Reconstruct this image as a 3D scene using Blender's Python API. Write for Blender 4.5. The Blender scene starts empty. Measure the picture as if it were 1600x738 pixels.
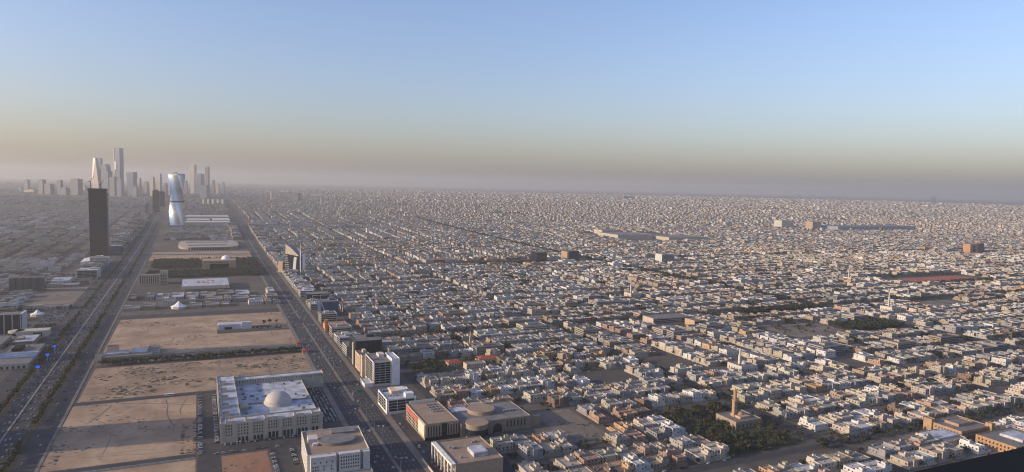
import bpy, math, random
import numpy as np
R = math.radians
random.seed(7)
rng = np.random.default_rng(11)

# ------------------------------------------------------------------ camera
sc = bpy.context.scene
H = 300.0
YAW, PITCH, ROLL = R(24.4), R(4.18), R(1.29)      # Y = north along the avenues, X = east
F_PX = 1080.0                                     # focal length for a 1600 px wide picture
fwd = np.array([math.sin(YAW)*math.cos(PITCH), math.cos(YAW)*math.cos(PITCH), -math.sin(PITCH)])
rt0 = np.array([math.cos(YAW), -math.sin(YAW), 0.0]); up0 = np.cross(rt0, fwd)
rt = math.cos(ROLL)*rt0 + math.sin(ROLL)*up0
up = -math.sin(ROLL)*rt0 + math.cos(ROLL)*up0
from mathutils import Matrix
cam = bpy.data.cameras.new("camera")
cam.sensor_width = 36.0; cam.lens = 36.0*F_PX/1600.0
cam.clip_start = 0.1; cam.clip_end = 90000
camo = bpy.data.objects.new("camera", cam)
bpy.context.collection.objects.link(camo)
camo.matrix_world = Matrix(((rt[0], up[0], -fwd[0], 0), (rt[1], up[1], -fwd[1], 0), (rt[2], up[2], -fwd[2], H), (0, 0, 0, 1)))
sc.camera = camo

# ------------------------------------------------------------------ sky, sun, exposure
SUN_EL, SUN_AZ = 16.0, 276.0                      # compass degrees: low in the west
w = bpy.data.worlds.new("World"); sc.world = w; w.use_nodes = True
wn = w.node_tree; wn.nodes.clear()
sky = wn.nodes.new("ShaderNodeTexSky"); sky.sky_type = 'NISHITA'; sky.sun_disc = False
sky.sun_elevation = R(SUN_EL); sky.sun_rotation = R(SUN_AZ)
sky.altitude = 600; sky.air_density = 1.3; sky.dust_density = 3.2; sky.ozone_density = 1.5
bg = wn.nodes.new("ShaderNodeBackground"); bg.inputs[1].default_value = 0.12
wo = wn.nodes.new("ShaderNodeOutputWorld")
wb = wn.nodes.new('ShaderNodeVectorMath'); wb.operation = 'MULTIPLY'; wb.inputs[1].default_value = (1.02, 1.06, 1.43)   # white balance of the whole sky
wn.links.new(sky.outputs[0], wb.inputs[0]); wn.links.new(wb.outputs[0], bg.inputs[0]); wn.links.new(bg.outputs[0], wo.inputs[0])
sun = bpy.data.lights.new("sun", 'SUN'); sun.energy = 4.2; sun.angle = R(0.6); sun.color = (1.0, 0.78, 0.54)
suno = bpy.data.objects.new("sun", sun); bpy.context.collection.objects.link(suno)
sd = Matrix.Rotation(0, 3, 'X')
from mathutils import Vector
to_sun = Vector((math.sin(R(SUN_AZ))*math.cos(R(SUN_EL)), math.cos(R(SUN_AZ))*math.cos(R(SUN_EL)), math.sin(R(SUN_EL))))
suno.rotation_euler = to_sun.to_track_quat('Z', 'Y').to_euler()
sc.view_settings.view_transform = 'Standard'; sc.view_settings.look = 'None'
sc.view_settings.gamma = 1.0; sc.view_settings.use_curve_mapping = False
sc.view_settings.exposure = 0.45
sc.render.engine = 'CYCLES'
cy = sc.cycles
cy.max_bounces = 5; cy.diffuse_bounces = 2; cy.glossy_bounces = 2; cy.transmission_bounces = 2; cy.volume_bounces = 2
cy.use_denoising = True; cy.filter_width = 1.15; cy.caustics_reflective = False; cy.caustics_refractive = False

COL = bpy.context.collection

# ------------------------------------------------------------------ terrain and visibility helpers
def T(y):
    t = np.clip((np.asarray(y, float)-2500)/5500., 0, 1)
    return 100*t*t*(3-2*t)
def Tf(y): return float(T(y))
def in_view(x, y, m=90):
    d = np.stack([np.asarray(x, float), np.asarray(y, float), T(y)-H], -1)
    q = d @ fwd
    px = 800+F_PX*(d @ rt)/np.maximum(q, 1); py = 369-F_PX*(d @ up)/np.maximum(q, 1)
    return (q > 50) & (px > -m) & (px < 1600+m) & (py < 738+m), q, px, py
def hx(y): return -0.0115*(min(max(y, 600), 5200)-1100)      # the highway drifts west
def rx(y): return 0.0100*(min(max(y, 500), 4800)-680)        # the avenue drifts east

# ------------------------------------------------------------------ materials
MATS = {}
def mat(name, col, rough=0.9, noise=0.25, scale=0.3, metal=0.0, spec=0.3, src=None, bump=0.0, col2=None, coords='Object', detail=4):
    m = bpy.data.materials.new(name); m.use_nodes = True; nt = m.node_tree
    b = nt.nodes["Principled BSDF"]; b.inputs["Roughness"].default_value = rough
    b.inputs["Metallic"].default_value = metal; b.inputs["Specular IOR Level"].default_value = spec
    base = None
    if src == 'object':
        base = nt.nodes.new("ShaderNodeObjectInfo").outputs["Color"]
    elif src == 'attr':
        a = nt.nodes.new("ShaderNodeAttribute"); a.attribute_name = "Col"; base = a.outputs["Color"]
    n = nt.nodes.new("ShaderNodeTexNoise"); n.inputs["Scale"].default_value = scale; n.inputs["Detail"].default_value = detail
    g = nt.nodes.new("ShaderNodeNewGeometry"); nt.links.new(g.outputs["Position"], n.inputs["Vector"])
    if base is not None:
        mr = nt.nodes.new("ShaderNodeMapRange"); mr.inputs[1].default_value = 0.3; mr.inputs[2].default_value = 0.7
        mr.inputs[3].default_value = 1-noise; mr.inputs[4].default_value = 1+noise*0.5
        nt.links.new(n.outputs[0], mr.inputs[0])
        mx = nt.nodes.new("ShaderNodeVectorMath"); mx.operation = 'SCALE'
        mp = nt.nodes.new("ShaderNodeMapping"); mp.inputs["Scale"].default_value = (0.9, 0.9, 0.07); nt.links.new(g.outputs["Position"], mp.inputs["Vector"])
        n3 = nt.nodes.new("ShaderNodeTexNoise"); n3.inputs["Scale"].default_value = 1.0; n3.inputs["Detail"].default_value = 3; nt.links.new(mp.outputs[0], n3.inputs["Vector"])
        m3 = nt.nodes.new("ShaderNodeMapRange"); m3.inputs[1].default_value = 0.3; m3.inputs[2].default_value = 0.65; m3.inputs[3].default_value = 1-noise*0.9; m3.inputs[4].default_value = 1.0
        nt.links.new(n3.outputs[0], m3.inputs[0])
        mm = nt.nodes.new("ShaderNodeMath"); mm.operation = 'MULTIPLY'; nt.links.new(mr.outputs[0], mm.inputs[0]); nt.links.new(m3.outputs[0], mm.inputs[1])
        nt.links.new(base, mx.inputs[0]); nt.links.new(mm.outputs[0], mx.inputs["Scale"])
        nt.links.new(mx.outputs[0], b.inputs["Base Color"])
    else:
        r = nt.nodes.new("ShaderNodeValToRGB")
        c2 = col2 or tuple(c*(1-noise) for c in col)
        r.color_ramp.elements[0].position = 0.35; r.color_ramp.elements[0].color = (*c2, 1)
        r.color_ramp.elements[1].position = 0.65; r.color_ramp.elements[1].color = (*col, 1)
        nt.links.new(n.outputs[0], r.inputs[0]); nt.links.new(r.outputs[0], b.inputs["Base Color"])
    if bump:
        bp = nt.nodes.new("ShaderNodeBump"); bp.inputs["Strength"].default_value = bump
        nt.links.new(n.outputs[0], bp.inputs["Height"]); nt.links.new(bp.outputs[0], b.inputs["Normal"])
    MATS[name] = m
    return m
mat('paint', None, 0.9, 0.16, 0.25, src='object')
mat('paint_mass', None, 0.9, 0.18, 0.12, src='attr')
mat('car_paint', None, 0.35, 0.05, 1.0, spec=0.5, src='object')
mat('leaf', None, 0.8, 0.45, 0.9, src='object')
mat('leaf_mass', None, 0.8, 0.3, 0.3, src='attr')
mat('window_glass', (0.035, 0.045, 0.055), 0.15, 0.4, 0.2, spec=0.5)
mat('dark_glass', (0.018, 0.024, 0.035), 0.18, 0.3, 0.1, spec=0.5)
mat('blue_glass', (0.03, 0.07, 0.16), 0.12, 0.3, 0.05, spec=0.7)
mat('mirror_glass', (0.46, 0.54, 0.62), 0.24, 0.04, 0.03, metal=0.8)
mat('far_glass', (0.20, 0.24, 0.29), 0.25, 0.15, 0.02, metal=0.35, spec=0.6)
mat('pale_cladding', (0.45, 0.42, 0.38), 0.55, 0.12, 0.02)
mat('asphalt', (0.05, 0.05, 0.054), 0.9, 0.3, 0.05, col2=(0.036, 0.036, 0.041))
mat('lot_asphalt', (0.06, 0.058, 0.058), 0.9, 0.3, 0.08, col2=(0.042, 0.041, 0.043))
mat('concrete', (0.26, 0.24, 0.215), 0.9, 0.25, 0.1)
mat('pavement', (0.19, 0.165, 0.14), 0.9, 0.3, 0.08)
mat('white_roof', (0.50, 0.51, 0.54), 0.8, 0.3, 0.09, col2=(0.27, 0.28, 0.31))
mat('grey_roof', (0.19, 0.18, 0.172), 0.9, 0.3, 0.12)
mat('tan_roof', (0.31, 0.225, 0.16), 0.9, 0.2, 0.1)
mat('red_tile', (0.33, 0.085, 0.05), 0.85, 0.25, 0.5)
mat('bark', (0.10, 0.07, 0.045), 0.9, 0.3, 1.0)
mat('tank_plastic', (0.62, 0.62, 0.60), 0.5, 0.2, 0.5)
mat('metal', (0.32, 0.33, 0.35), 0.45, 0.1, 0.5, metal=0.6)
mat('dark_metal', (0.012, 0.012, 0.013), 0.8, 0.2, 2.0, spec=0.1)
mat('red_paint', (0.34, 0.035, 0.022), 0.5, 0.15, 0.5)
mat('orange_paint', (0.62, 0.22, 0.06), 0.6, 0.15, 0.5)
mat('green_paint', (0.02, 0.22, 0.14), 0.5, 0.1, 0.5)
mat('white_paint', (0.74, 0.73, 0.70), 0.6, 0.1, 0.5)
mat('grass', (0.035, 0.04, 0.02), 0.95, 0.4, 0.1, col2=(0.055, 0.048, 0.032))
mat('track_red', (0.36, 0.10, 0.06), 0.9, 0.2, 0.02)
def lit_screen():
    m = bpy.data.materials.new('blue_screen'); m.use_nodes = True
    b = m.node_tree.nodes["Principled BSDF"]; b.inputs["Base Color"].default_value = (0.02, 0.08, 0.5, 1)
    b.inputs["Emission Color"].default_value = (0.03, 0.14, 0.85, 1); b.inputs["Emission Strength"].default_value = 0.45
    MATS['blue_screen'] = m
lit_screen()
def ground_mat(name, c1, c2, c3, big=0.004, small=0.05):
    m = bpy.data.materials.new(name); m.use_nodes = True; nt = m.node_tree; b = nt.nodes["Principled BSDF"]
    b.inputs["Roughness"].default_value = 0.95; b.inputs["Specular IOR Level"].default_value = 0.1
    g = nt.nodes.new("ShaderNodeNewGeometry")
    n1 = nt.nodes.new("ShaderNodeTexNoise"); n1.inputs["Scale"].default_value = big; n1.inputs["Detail"].default_value = 8
    n2 = nt.nodes.new("ShaderNodeTexNoise"); n2.inputs["Scale"].default_value = small; n2.inputs["Detail"].default_value = 6; n2.inputs["Distortion"].default_value = 1.2
    for n in (n1, n2): nt.links.new(g.outputs["Position"], n.inputs["Vector"])
    r1 = nt.nodes.new("ShaderNodeValToRGB"); r1.color_ramp.elements[0].position = 0.38; r1.color_ramp.elements[1].position = 0.62
    r1.color_ramp.elements[0].color = (*c1, 1); r1.color_ramp.elements[1].color = (*c2, 1)
    r2 = nt.nodes.new("ShaderNodeValToRGB"); r2.color_ramp.elements[0].position = 0.52; r2.color_ramp.elements[1].position = 0.72
    r2.color_ramp.elements[0].color = (0, 0, 0, 1); r2.color_ramp.elements[1].color = (0.75, 0.75, 0.75, 1)
    mx = nt.nodes.new("ShaderNodeMix"); mx.data_type = 'RGBA'; mx.inputs[7].default_value = (*c3, 1)
    nt.links.new(n1.outputs[0], r1.inputs[0]); nt.links.new(n2.outputs[0], r2.inputs[0])
    nt.links.new(r2.outputs[0], mx.inputs[0]); nt.links.new(r1.outputs[0], mx.inputs[6]); nt.links.new(mx.outputs[2], b.inputs["Base Color"])
    bp = nt.nodes.new("ShaderNodeBump"); bp.inputs["Strength"].default_value = 0.5; bp.inputs["Distance"].default_value = 1.5
    nt.links.new(n2.outputs[0], bp.inputs["Height"]); nt.links.new(bp.outputs[0], b.inputs["Normal"])
    MATS[name] = m
ground_mat('city_ground', (0.085, 0.077, 0.068), (0.135, 0.115, 0.094), (0.055, 0.051, 0.047), 0.004, 0.03)
ground_mat('sand', (0.285, 0.20, 0.135), (0.41, 0.295, 0.195), (0.20, 0.15, 0.11), 0.016, 0.05)
ground_mat('rough_sand', (0.235, 0.17, 0.115), (0.36, 0.255, 0.165), (0.115, 0.095, 0.078), 0.02, 0.07)
ground_mat('grey_sand', (0.16, 0.135, 0.11), (0.22, 0.18, 0.145), (0.10, 0.088, 0.075), 0.015, 0.06)
ground_mat('red_sand', (0.25, 0.13, 0.08), (0.30, 0.175, 0.115), (0.18, 0.115, 0.085), 0.02, 0.05)
def banded(name, c1, c2, period, duty=0.5, rough=0.4, metal=0.2, vert=None):
    # storeys of a far tower: too far to pick the floors apart
    m = bpy.data.materials.new(name); m.use_nodes = True; nt = m.node_tree; b = nt.nodes["Principled BSDF"]
    b.inputs["Roughness"].default_value = rough; b.inputs["Metallic"].default_value = metal; b.inputs["Specular IOR Level"].default_value = 0.05 if 'dark' in name else 0.5
    tc = nt.nodes.new("ShaderNodeTexCoord"); sx = nt.nodes.new("ShaderNodeSeparateXYZ"); nt.links.new(tc.outputs["Object"], sx.inputs[0])
    def band(o, p, d):
        a = nt.nodes.new("ShaderNodeMath"); a.operation = 'DIVIDE'; a.inputs[1].default_value = p; nt.links.new(o, a.inputs[0])
        fr = nt.nodes.new("ShaderNodeMath"); fr.operation = 'FRACT'; nt.links.new(a.outputs[0], fr.inputs[0])
        lt = nt.nodes.new("ShaderNodeMath"); lt.operation = 'LESS_THAN'; lt.inputs[1].default_value = d; nt.links.new(fr.outputs[0], lt.inputs[0])
        return lt.outputs[0]
    o = band(sx.outputs[2], period, duty)
    mx = nt.nodes.new("ShaderNodeMix"); mx.data_type = 'RGBA'; mx.inputs[6].default_value = (*c1, 1); mx.inputs[7].default_value = (*c2, 1)
    nt.links.new(o, mx.inputs[0]); nt.links.new(mx.outputs[2], b.inputs["Base Color"])
    MATS[name] = m
banded('tower_grey', (0.08, 0.09, 0.11), (0.15, 0.16, 0.18), 9.0)
banded('tower_blue', (0.10, 0.13, 0.175), (0.17, 0.20, 0.25), 9.0, metal=0.3, rough=0.3)
banded('tower_pale', (0.36, 0.33, 0.29), (0.22, 0.215, 0.21), 9.0, 0.4)
banded('tower_dark', (0.012, 0.015, 0.021), (0.028, 0.03, 0.036), 8.4, 0.28, rough=0.35, metal=0.0)

# ------------------------------------------------------------------ mesh helpers
class MB:
    def __init__(s): s.v = []; s.f = []; s.m = []
    def quad(s, pts, mi=0):
        b = len(s.v); s.v += [tuple(p) for p in pts]; s.f.append(tuple(range(b, b+len(pts)))); s.m.append(mi); return s
    def box(s, x0, x1, y0, y1, z0, z1, mi=0, top=None, bottom=False):
        b = len(s.v)
        s.v += [(x0, y0, z0), (x1, y0, z0), (x1, y1, z0), (x0, y1, z0), (x0, y0, z1), (x1, y0, z1), (x1, y1, z1), (x0, y1, z1)]
        for q, k in (((0, 1, 5, 4), mi), ((1, 2, 6, 5), mi), ((2, 3, 7, 6), mi), ((3, 0, 4, 7), mi), ((4, 5, 6, 7), mi if top is None else top)):
            s.f.append(tuple(b+i for i in q)); s.m.append(k)
        if bottom: s.f.append((b+3, b+2, b+1, b)); s.m.append(mi)
        return s
    def pbox(s, x0, x1, y0, y1, z0, z1, t=0.35, d=1.1, mi=0, top=1):
        # walls with a parapet standing d above the roof
        b = len(s.v)
        def ring(a, z): return [(x0+a, y0+a, z), (x1-a, y0+a, z), (x1-a, y1-a, z), (x0+a, y1-a, z)]
        s.v += ring(0, z0)+ring(0, z1)+ring(t, z1)+ring(t, z1-d)
        for k in range(3):
            for i in range(4):
                j = (i+1) % 4
                s.f.append((b+4*k+i, b+4*k+j, b+4*k+4+j, b+4*k+4+i)); s.m.append(mi)
        s.f.append((b+12, b+13, b+14, b+15)); s.m.append(top)
        return s
    def loft(s, secs, mi=0, cap=None):
        n = len(secs[0][1]); b = len(s.v)
        for z, poly in secs: s.v += [(p[0], p[1], z if len(p) < 3 else p[2]) for p in poly]
        for k in range(len(secs)-1):
            for i in range(n):
                j = (i+1) % n
                s.f.append((b+k*n+i, b+k*n+j, b+(k+1)*n+j, b+(k+1)*n+i)); s.m.append(mi)
        s.f.append(tuple(b+(len(secs)-1)*n+i for i in range(n))); s.m.append(mi if cap is None else cap)
        return s
    def cyl(s, x, y, z0, z1, r0, r1=None, n=10, mi=0, cap=None):
        r1 = r0 if r1 is None else r1
        c = [(math.cos(2*math.pi*i/n), math.sin(2*math.pi*i/n)) for i in range(n)]
        return s.loft([(z0, [(x+r0*a, y+r0*b) for a, b in c]), (z1, [(x+r1*a, y+r1*b) for a, b in c])], mi, cap)
    def tube(s, p, q, r0, r1=None, n=5, mi=0):
        r1 = r0 if r1 is None else r1
        p, q = Vector(p), Vector(q); d = (q-p).normalized()
        a = d.orthogonal().normalized(); c = d.cross(a); b = len(s.v)
        for o, r in ((p, r0), (q, r1)):
            s.v += [tuple(o+a*r*math.cos(2*math.pi*i/n)+c*r*math.sin(2*math.pi*i/n)) for i in range(n)]
        for i in range(n):
            j = (i+1) % n; s.f.append((b+i, b+j, b+n+j, b+n+i)); s.m.append(mi)
        s.f.append(tuple(b+n+i for i in range(n))); s.m.append(mi)
        return s
    def dome(s, x, y, z, r, h=None, n=20, k=7, mi=0):
        h = h or r
        secs = []
        for i in range(k):
            a = math.pi/2*i/k
            secs.append((z+h*math.sin(a), [(x+r*math.cos(a)*math.cos(2*math.pi*j/n), y+r*math.cos(a)*math.sin(2*math.pi*j/n)) for j in range(n)]))
        return s.loft(secs, mi)
    def mesh(s, name, mats, smooth=False):
        me = bpy.data.meshes.new(name); me.from_pydata(s.v, [], s.f)
        for m in mats: me.materials.append(MATS[m])
        me.polygons.foreach_set('material_index', s.m)
        if smooth: me.polygons.foreach_set('use_smooth', [True]*len(s.f))
        me.update(); return me
    def build(s, name, mats, parent=None, loc=(0, 0, 0), rot=0, smooth=False, color=None):
        if isinstance(mats, str): mats = [mats]
        return place(s.mesh(name, mats, smooth), name, parent, loc, rot, color)
def place(me, name, parent=None, loc=(0, 0, 0), rot=0, color=None):
    o = bpy.data.objects.new(name, me); COL.objects.link(o); o.location = loc; o.rotation_euler = (0, 0, rot)
    if parent is not None:
        o.parent = parent
        if name in ('wall', 'prayer_hall') and tuple(loc) == (0, 0, 0) and rot == 0: MAIN.setdefault(parent.name, o)
    if color is not None: o.color = (*color[:3], 1)
    return o
def tag(o, label=None, cat=None, group=None, kind=None):
    if label: o['label'] = label
    if cat: o['category'] = cat
    if group: o['group'] = group
    if kind: o['kind'] = kind
    return o
def thing(name, label, cat, loc=(0, 0, 0), rot=0, group=None):
    o = bpy.data.objects.new(name, None); COL.objects.link(o); o.location = loc; o.rotation_euler = (0, 0, rot)
    o.empty_display_size = 1
    return tag(o, label, cat, group)
ONES = ['', 'first', 'second', 'third', 'fourth', 'fifth', 'sixth', 'seventh', 'eighth', 'ninth', 'tenth', 'eleventh', 'twelfth', 'thirteenth',
        'fourteenth', 'fifteenth', 'sixteenth', 'seventeenth', 'eighteenth', 'nineteenth']
TENS = {2: 'twent', 3: 'thirt', 4: 'fort', 5: 'fift', 6: 'sixt', 7: 'sevent', 8: 'eight', 9: 'ninet'}
def ordw(n):
    if n < 20: return ONES[n]
    if n < 100: return TENS[n//10]+('ieth' if n % 10 == 0 else 'y-'+ONES[n % 10])
    return 'hundred-and-'+ordw(n-100) if n > 100 else 'hundredth'
CARD = ['no', 'one', 'two', 'three', 'four', 'five', 'six', 'seven', 'eight', 'nine', 'ten', 'eleven', 'twelve', 'thirteen', 'fourteen', 'fifteen']
WIN = {}
def window_mesh(w_, h_, m='window_glass', arch=False):
    k = (round(w_, 2), round(h_, 2), m, arch)
    if k not in WIN:
        b = MB()
        if arch:
            pts = [(-w_/2, 0), (w_/2, 0), (w_/2, h_-w_/2)]+[(w_/2*math.cos(a), h_-w_/2+w_/2*math.sin(a)) for a in (0.6, 1.2, 1.57, 1.94, 2.54)]+[(-w_/2, h_-w_/2)]
            n = len(pts); b.v += [(x, -0.12, z) for x, z in pts]+[(x, 0.05, z) for x, z in pts]
            b.f.append(tuple(range(n))); b.m.append(0)
            for i in range(n): b.f.append((i, n+i, n+(i+1) % n, (i+1) % n)); b.m.append(0)
        else:
            b.box(-w_/2, w_/2, -0.12, 0.05, 0, h_)
        WIN[k] = b.mesh('window', [m])
    return WIN[k]
MAIN = {}
def windows(parent, face, a0, a1, n, c, zs, w_, h_, m='window_glass', arch=False, name='window'):
    # face: S/N at y=c, W/E at x=c ; n windows spread between a0 and a1 on every level of zs
    me = window_mesh(w_, h_, m, arch)
    parent = MAIN.get(parent.name, parent)
    for z in zs:
        for i in range(n):
            a = a0+(a1-a0)*(i+0.5)/n
            if face in 'SN': place(me, name, parent, (a, c, z), 0 if face == 'S' else math.pi)
            else: place(me, name, parent, (c, a, z), -math.pi/2 if face == 'W' else math.pi/2)

# ------------------------------------------------------------------ ground, roads
def sheet(name, rects, m, z=0.05, kind='structure'):
    b = MB()
    for x0, x1, y0, y1 in rects:
        ys = [y0]
        while ys[-1] < y1: ys.append(min(y1, ys[-1]+(400 if y1 > 2400 else 5000)))
        for a, c in zip(ys[:-1], ys[1:]):
            b.quad([(x0, a, Tf(a)+z), (x1, a, Tf(a)+z), (x1, c, Tf(c)+z), (x0, c, Tf(c)+z)])
    return tag(b.build(name, m), kind=kind)
gy = [-600, 600, 2400]+[2400+200*i for i in range(1, 30)]+[12000, 20000, 30000, 45000]
b = MB()
for a, c in zip(gy[:-1], gy[1:]):
    b.quad([(-22000, a, Tf(a)), (42000, a, Tf(a)), (42000, c, Tf(c)), (-22000, c, Tf(c))])
tag(b.build('ground', 'city_ground'), kind='structure')
def strip(name, fx, x0, x1, y0, y1, z, m, step=200, kind='structure', h=0):
    b = MB(); n = max(1, int((y1-y0)/step))
    ys = [y0+(y1-y0)*i/n for i in range(n+1)]
    for a, c in zip(ys[:-1], ys[1:]):
        za, zc = Tf(a)+z, Tf(c)+z
        b.quad([(x0+fx(a), a, za), (x1+fx(a), a, za), (x1+fx(c), c, zc), (x0+fx(c), c, zc)])
        if h:
            b.quad([(x0+fx(a), a, za-h), (x0+fx(a), a, za), (x0+fx(c), c, zc), (x0+fx(c), c, zc-h)])
            b.quad([(x1+fx(a), a, za), (x1+fx(a), a, za-h), (x1+fx(c), c, zc-h), (x1+fx(c), c, zc)])
    return tag(b.build(name, m), kind=kind)
strip('highway_road', hx, -228, -188, 560, 9000, 0.30, 'asphalt')
strip('frontage_road', hx, -180, -158, 560, 5200, 0.26, 'asphalt')
strip('frontage_road', hx, -262, -236, 560, 5200, 0.26, 'asphalt')
strip('highway_median', hx, -209.2, -206.8, 560, 5200, 0.75, 'concrete', h=0.45)
strip('hedge_verge', hx, -188, -180, 560, 5200, 0.42, 'grass', h=0.2)
strip('hedge_verge', hx, -236, -228, 560, 5200, 0.42, 'grass', h=0.2)
strip('pavement', hx, -158, -154.5, 700, 2780, 0.42, 'pavement', h=0.2)
strip('avenue_road', rx, 164, 213, 480, 7500, 0.30, 'asphalt')
strip('avenue_median', rx, 186.5, 190.5, 480, 905, 0.45, 'pavement', h=0.15)
strip('avenue_median', rx, 186.5, 190.5, 935, 1490, 0.45, 'pavement', h=0.15)
strip('avenue_median', rx, 186.8, 190.2, 1540, 4500, 0.45, 'pavement', h=0.15)
strip('pavement', rx, 213, 221, 480, 2400, 0.42, 'pavement', h=0.13)
strip('pavement', rx, 157, 164, 480, 2400, 0.42, 'pavement', h=0.13)
# lane lines of the avenue and the highway: short painted dashes
def dashes(name, fx, xs, y0, y1, step=12, L=4, wd=0.15, z=0.31):
    b = MB()
    for x in xs:
        y = y0
        while y < y1:
            b.quad([(x-wd/2+fx(y), y, z), (x+wd/2+fx(y), y, z), (x+wd/2+fx(y), y+L, z), (x-wd/2+fx(y), y+L, z)]); y += step
    return tag(b.build(name, 'white_paint'), kind='structure')
dashes('road_marking', rx, (171.5, 176.5, 181.5, 195.5, 200.5, 205.5), 560, 1500)
# open parcels between the highway and the avenue
sheet('sand_parcel', [(-152, -6, 812, 1036)], 'sand', 0.06)
sheet('sand_parcel', [(-152, -6, 600, 794)], 'sand', 0.06)
sheet('sand_parcel', [(-150, 164, 1052, 1232)], 'rough_sand', 0.06)
sheet('sand_parcel', [(-152, 166, 1256, 1300)], 'grey_sand', 0.06)
sheet('sand_parcel', [(-152, 166, 1300, 1440)], 'sand', 0.06)
sheet('sand_parcel', [(-152, 30, 1440, 1640)], 'sand', 0.06)
sheet('sand_parcel', [(96, 172, 1500, 1640), (30, 96, 1520, 1640)], 'sand', 0.06)
sheet('sand_parcel', [(10, 66, 700, 792)], 'red_sand', 0.06)
sheet('sand_parcel', [(-168, 200, 2790, 3080)], 'sand', 0.06)
sheet('sand_parcel', [(-375, -262, 1850, 2200)], 'grey_sand', 0.06)
sheet('cross_road', [(-158, 20, 1038, 1050), (-158, -6, 796, 810), (-158, 166, 1650, 1690), (-156, 164, 1236, 1242)], 'asphalt', 0.09)
sheet('cross_road', [(30, 164, 1442, 1456)], 'asphalt', 0.09)
sheet('parking_lot', [(-4, 19, 700, 1036), (19, 164, 796, 828), (134, 158, 858, 1012), (68, 96, 640, 795), (96, 152, 1460, 1498)], 'lot_asphalt', 0.10)
sheet('parking_lot', [(-300, -264, 1610, 1800)], 'lot_asphalt', 0.10)
sheet('parking_lot', [(222, 236, 640, 860)], 'lot_asphalt', 0.10)

# ------------------------------------------------------------------ landmark buildings
def dims(o, *a): return o
# -- cream courtyard building with a dome
t = thing('courtyard_building', 'large cream courtyard building with white flat roof and a round dome', 'building', (20, 830, 0))
C = (0.43, 0.385, 0.315)
wing_w = MB().pbox(0, 22, 22.05, 205, 0, 24, 0.5, 1.4).build('wing', ['paint', 'white_roof'], t, color=C)
wing_s = MB().pbox(0, 112, 0, 22, 0, 23, 0.5, 1.4).build('wing', ['paint', 'white_roof'], t, color=C)
wing_n = MB().pbox(22.05, 143, 187, 205, 0, 21, 0.5, 1.4).build('wing', ['paint', 'white_roof'], t, color=C)
MB().pbox(22.05, 112, 22.05, 186.95, 0, 14.5, 0.5, 0.8).build('hall_roof', ['paint', 'white_roof'], t, color=C)
MB().cyl(70, 86, 13.6, 16.2, 17.5, n=28).dome(70, 86, 16.2, 16.5, 13.5, 28, 9).build('dome', 'pale_cladding', t, smooth=True)
for i, (x, y) in enumerate([(2.5, 25), (2.5, 58), (2.5, 92), (2.5, 126), (2.5, 160)]):
    MB().pbox(x, x+9, y, y+11, 22.6, 26.3, 0.3, 0.6).build('roof_room', ['paint', 'grey_roof'], t, color=C)
for x, wd in ((5, 9), (26, 10), (47, 12), (80, 11), (100, 9)):
    MB().pbox(x, x+wd, 2, 11, 21.6, 25.0, 0.3, 0.6).build('roof_room', ['paint', 'white_roof'], t, color=C)
for x in (-0.7, 13, 30, 46, 62, 78, 95, 108.6):
    MB().box(x, x+4, -0.7, 0, 0, 23.8).build('pilaster', 'paint', t, color=C)
random.seed(3)
b = MB()
for i in range(34):
    x, y = random.uniform(26, 108), random.uniform(26, 182)
    if (x-70)**2+(y-86)**2 < 22**2: continue
    a, c = random.uniform(1.5, 6), random.uniform(1.2, 3)
    b.box(x, x+a, y, y+c, 13.7, 13.7+random.uniform(1, 2.4))
tag(b.build('roof_plant', 'grey_roof', t), kind='stuff')
MB().box(22.5, 111.5, 92, 93, 13.7, 15.2).build('roof_duct', 'concrete', t)
MB().box(24, 34, 70, 92, 13.7, 18).build('roof_room', 'paint', t, color=C)
windows(wing_s, 'S', 4.5, 12.5, 3, 0, (8.5, 12, 15.5, 19), 1.2, 1.9)
windows(wing_s, 'S', 17.5, 29.5, 4, 0, (8.5, 12, 15.5, 19), 1.2, 1.9)
windows(wing_s, 'S', 34.5, 45.5, 4, 0, (8.5, 12, 15.5, 19), 1.2, 1.9)
windows(wing_s, 'S', 50.5, 61.5, 4, 0, (12, 15.5, 19), 1.2, 1.9)
windows(wing_s, 'S', 66.5, 77.5, 4, 0, (12, 15.5, 19), 1.2, 1.9)
windows(wing_s, 'S', 82.5, 94.5, 4, 0, (12, 15.5, 19), 1.2, 1.9)
windows(wing_s, 'S', 99.5, 108, 3, 0, (12, 15.5, 19), 1.2, 1.9)
windows(wing_s, 'S', 17.5, 29.5, 3, 0, (0.6,), 2.6, 5.5, arch=True, name='arch')
windows(wing_s, 'S', 34.5, 45.5, 3, 0, (0.6,), 2.6, 5.5, arch=True, name='arch')
windows(wing_s, 'S', 50.5, 108, 14, 0, (0.6,), 3.0, 7.5, arch=True, name='arch')
windows(wing_w, 'W', 8, 200, 26, 0, (8.5, 12, 15.5, 19), 1.4, 1.9)
windows(wing_n, 'S', 24, 142, 34, 187, (16.4, 18.2), 1.1, 1.2)
windows(wing_w, 'E', 26, 184, 20, 22, (16.5, 19.5), 1.2, 1.5)
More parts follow.
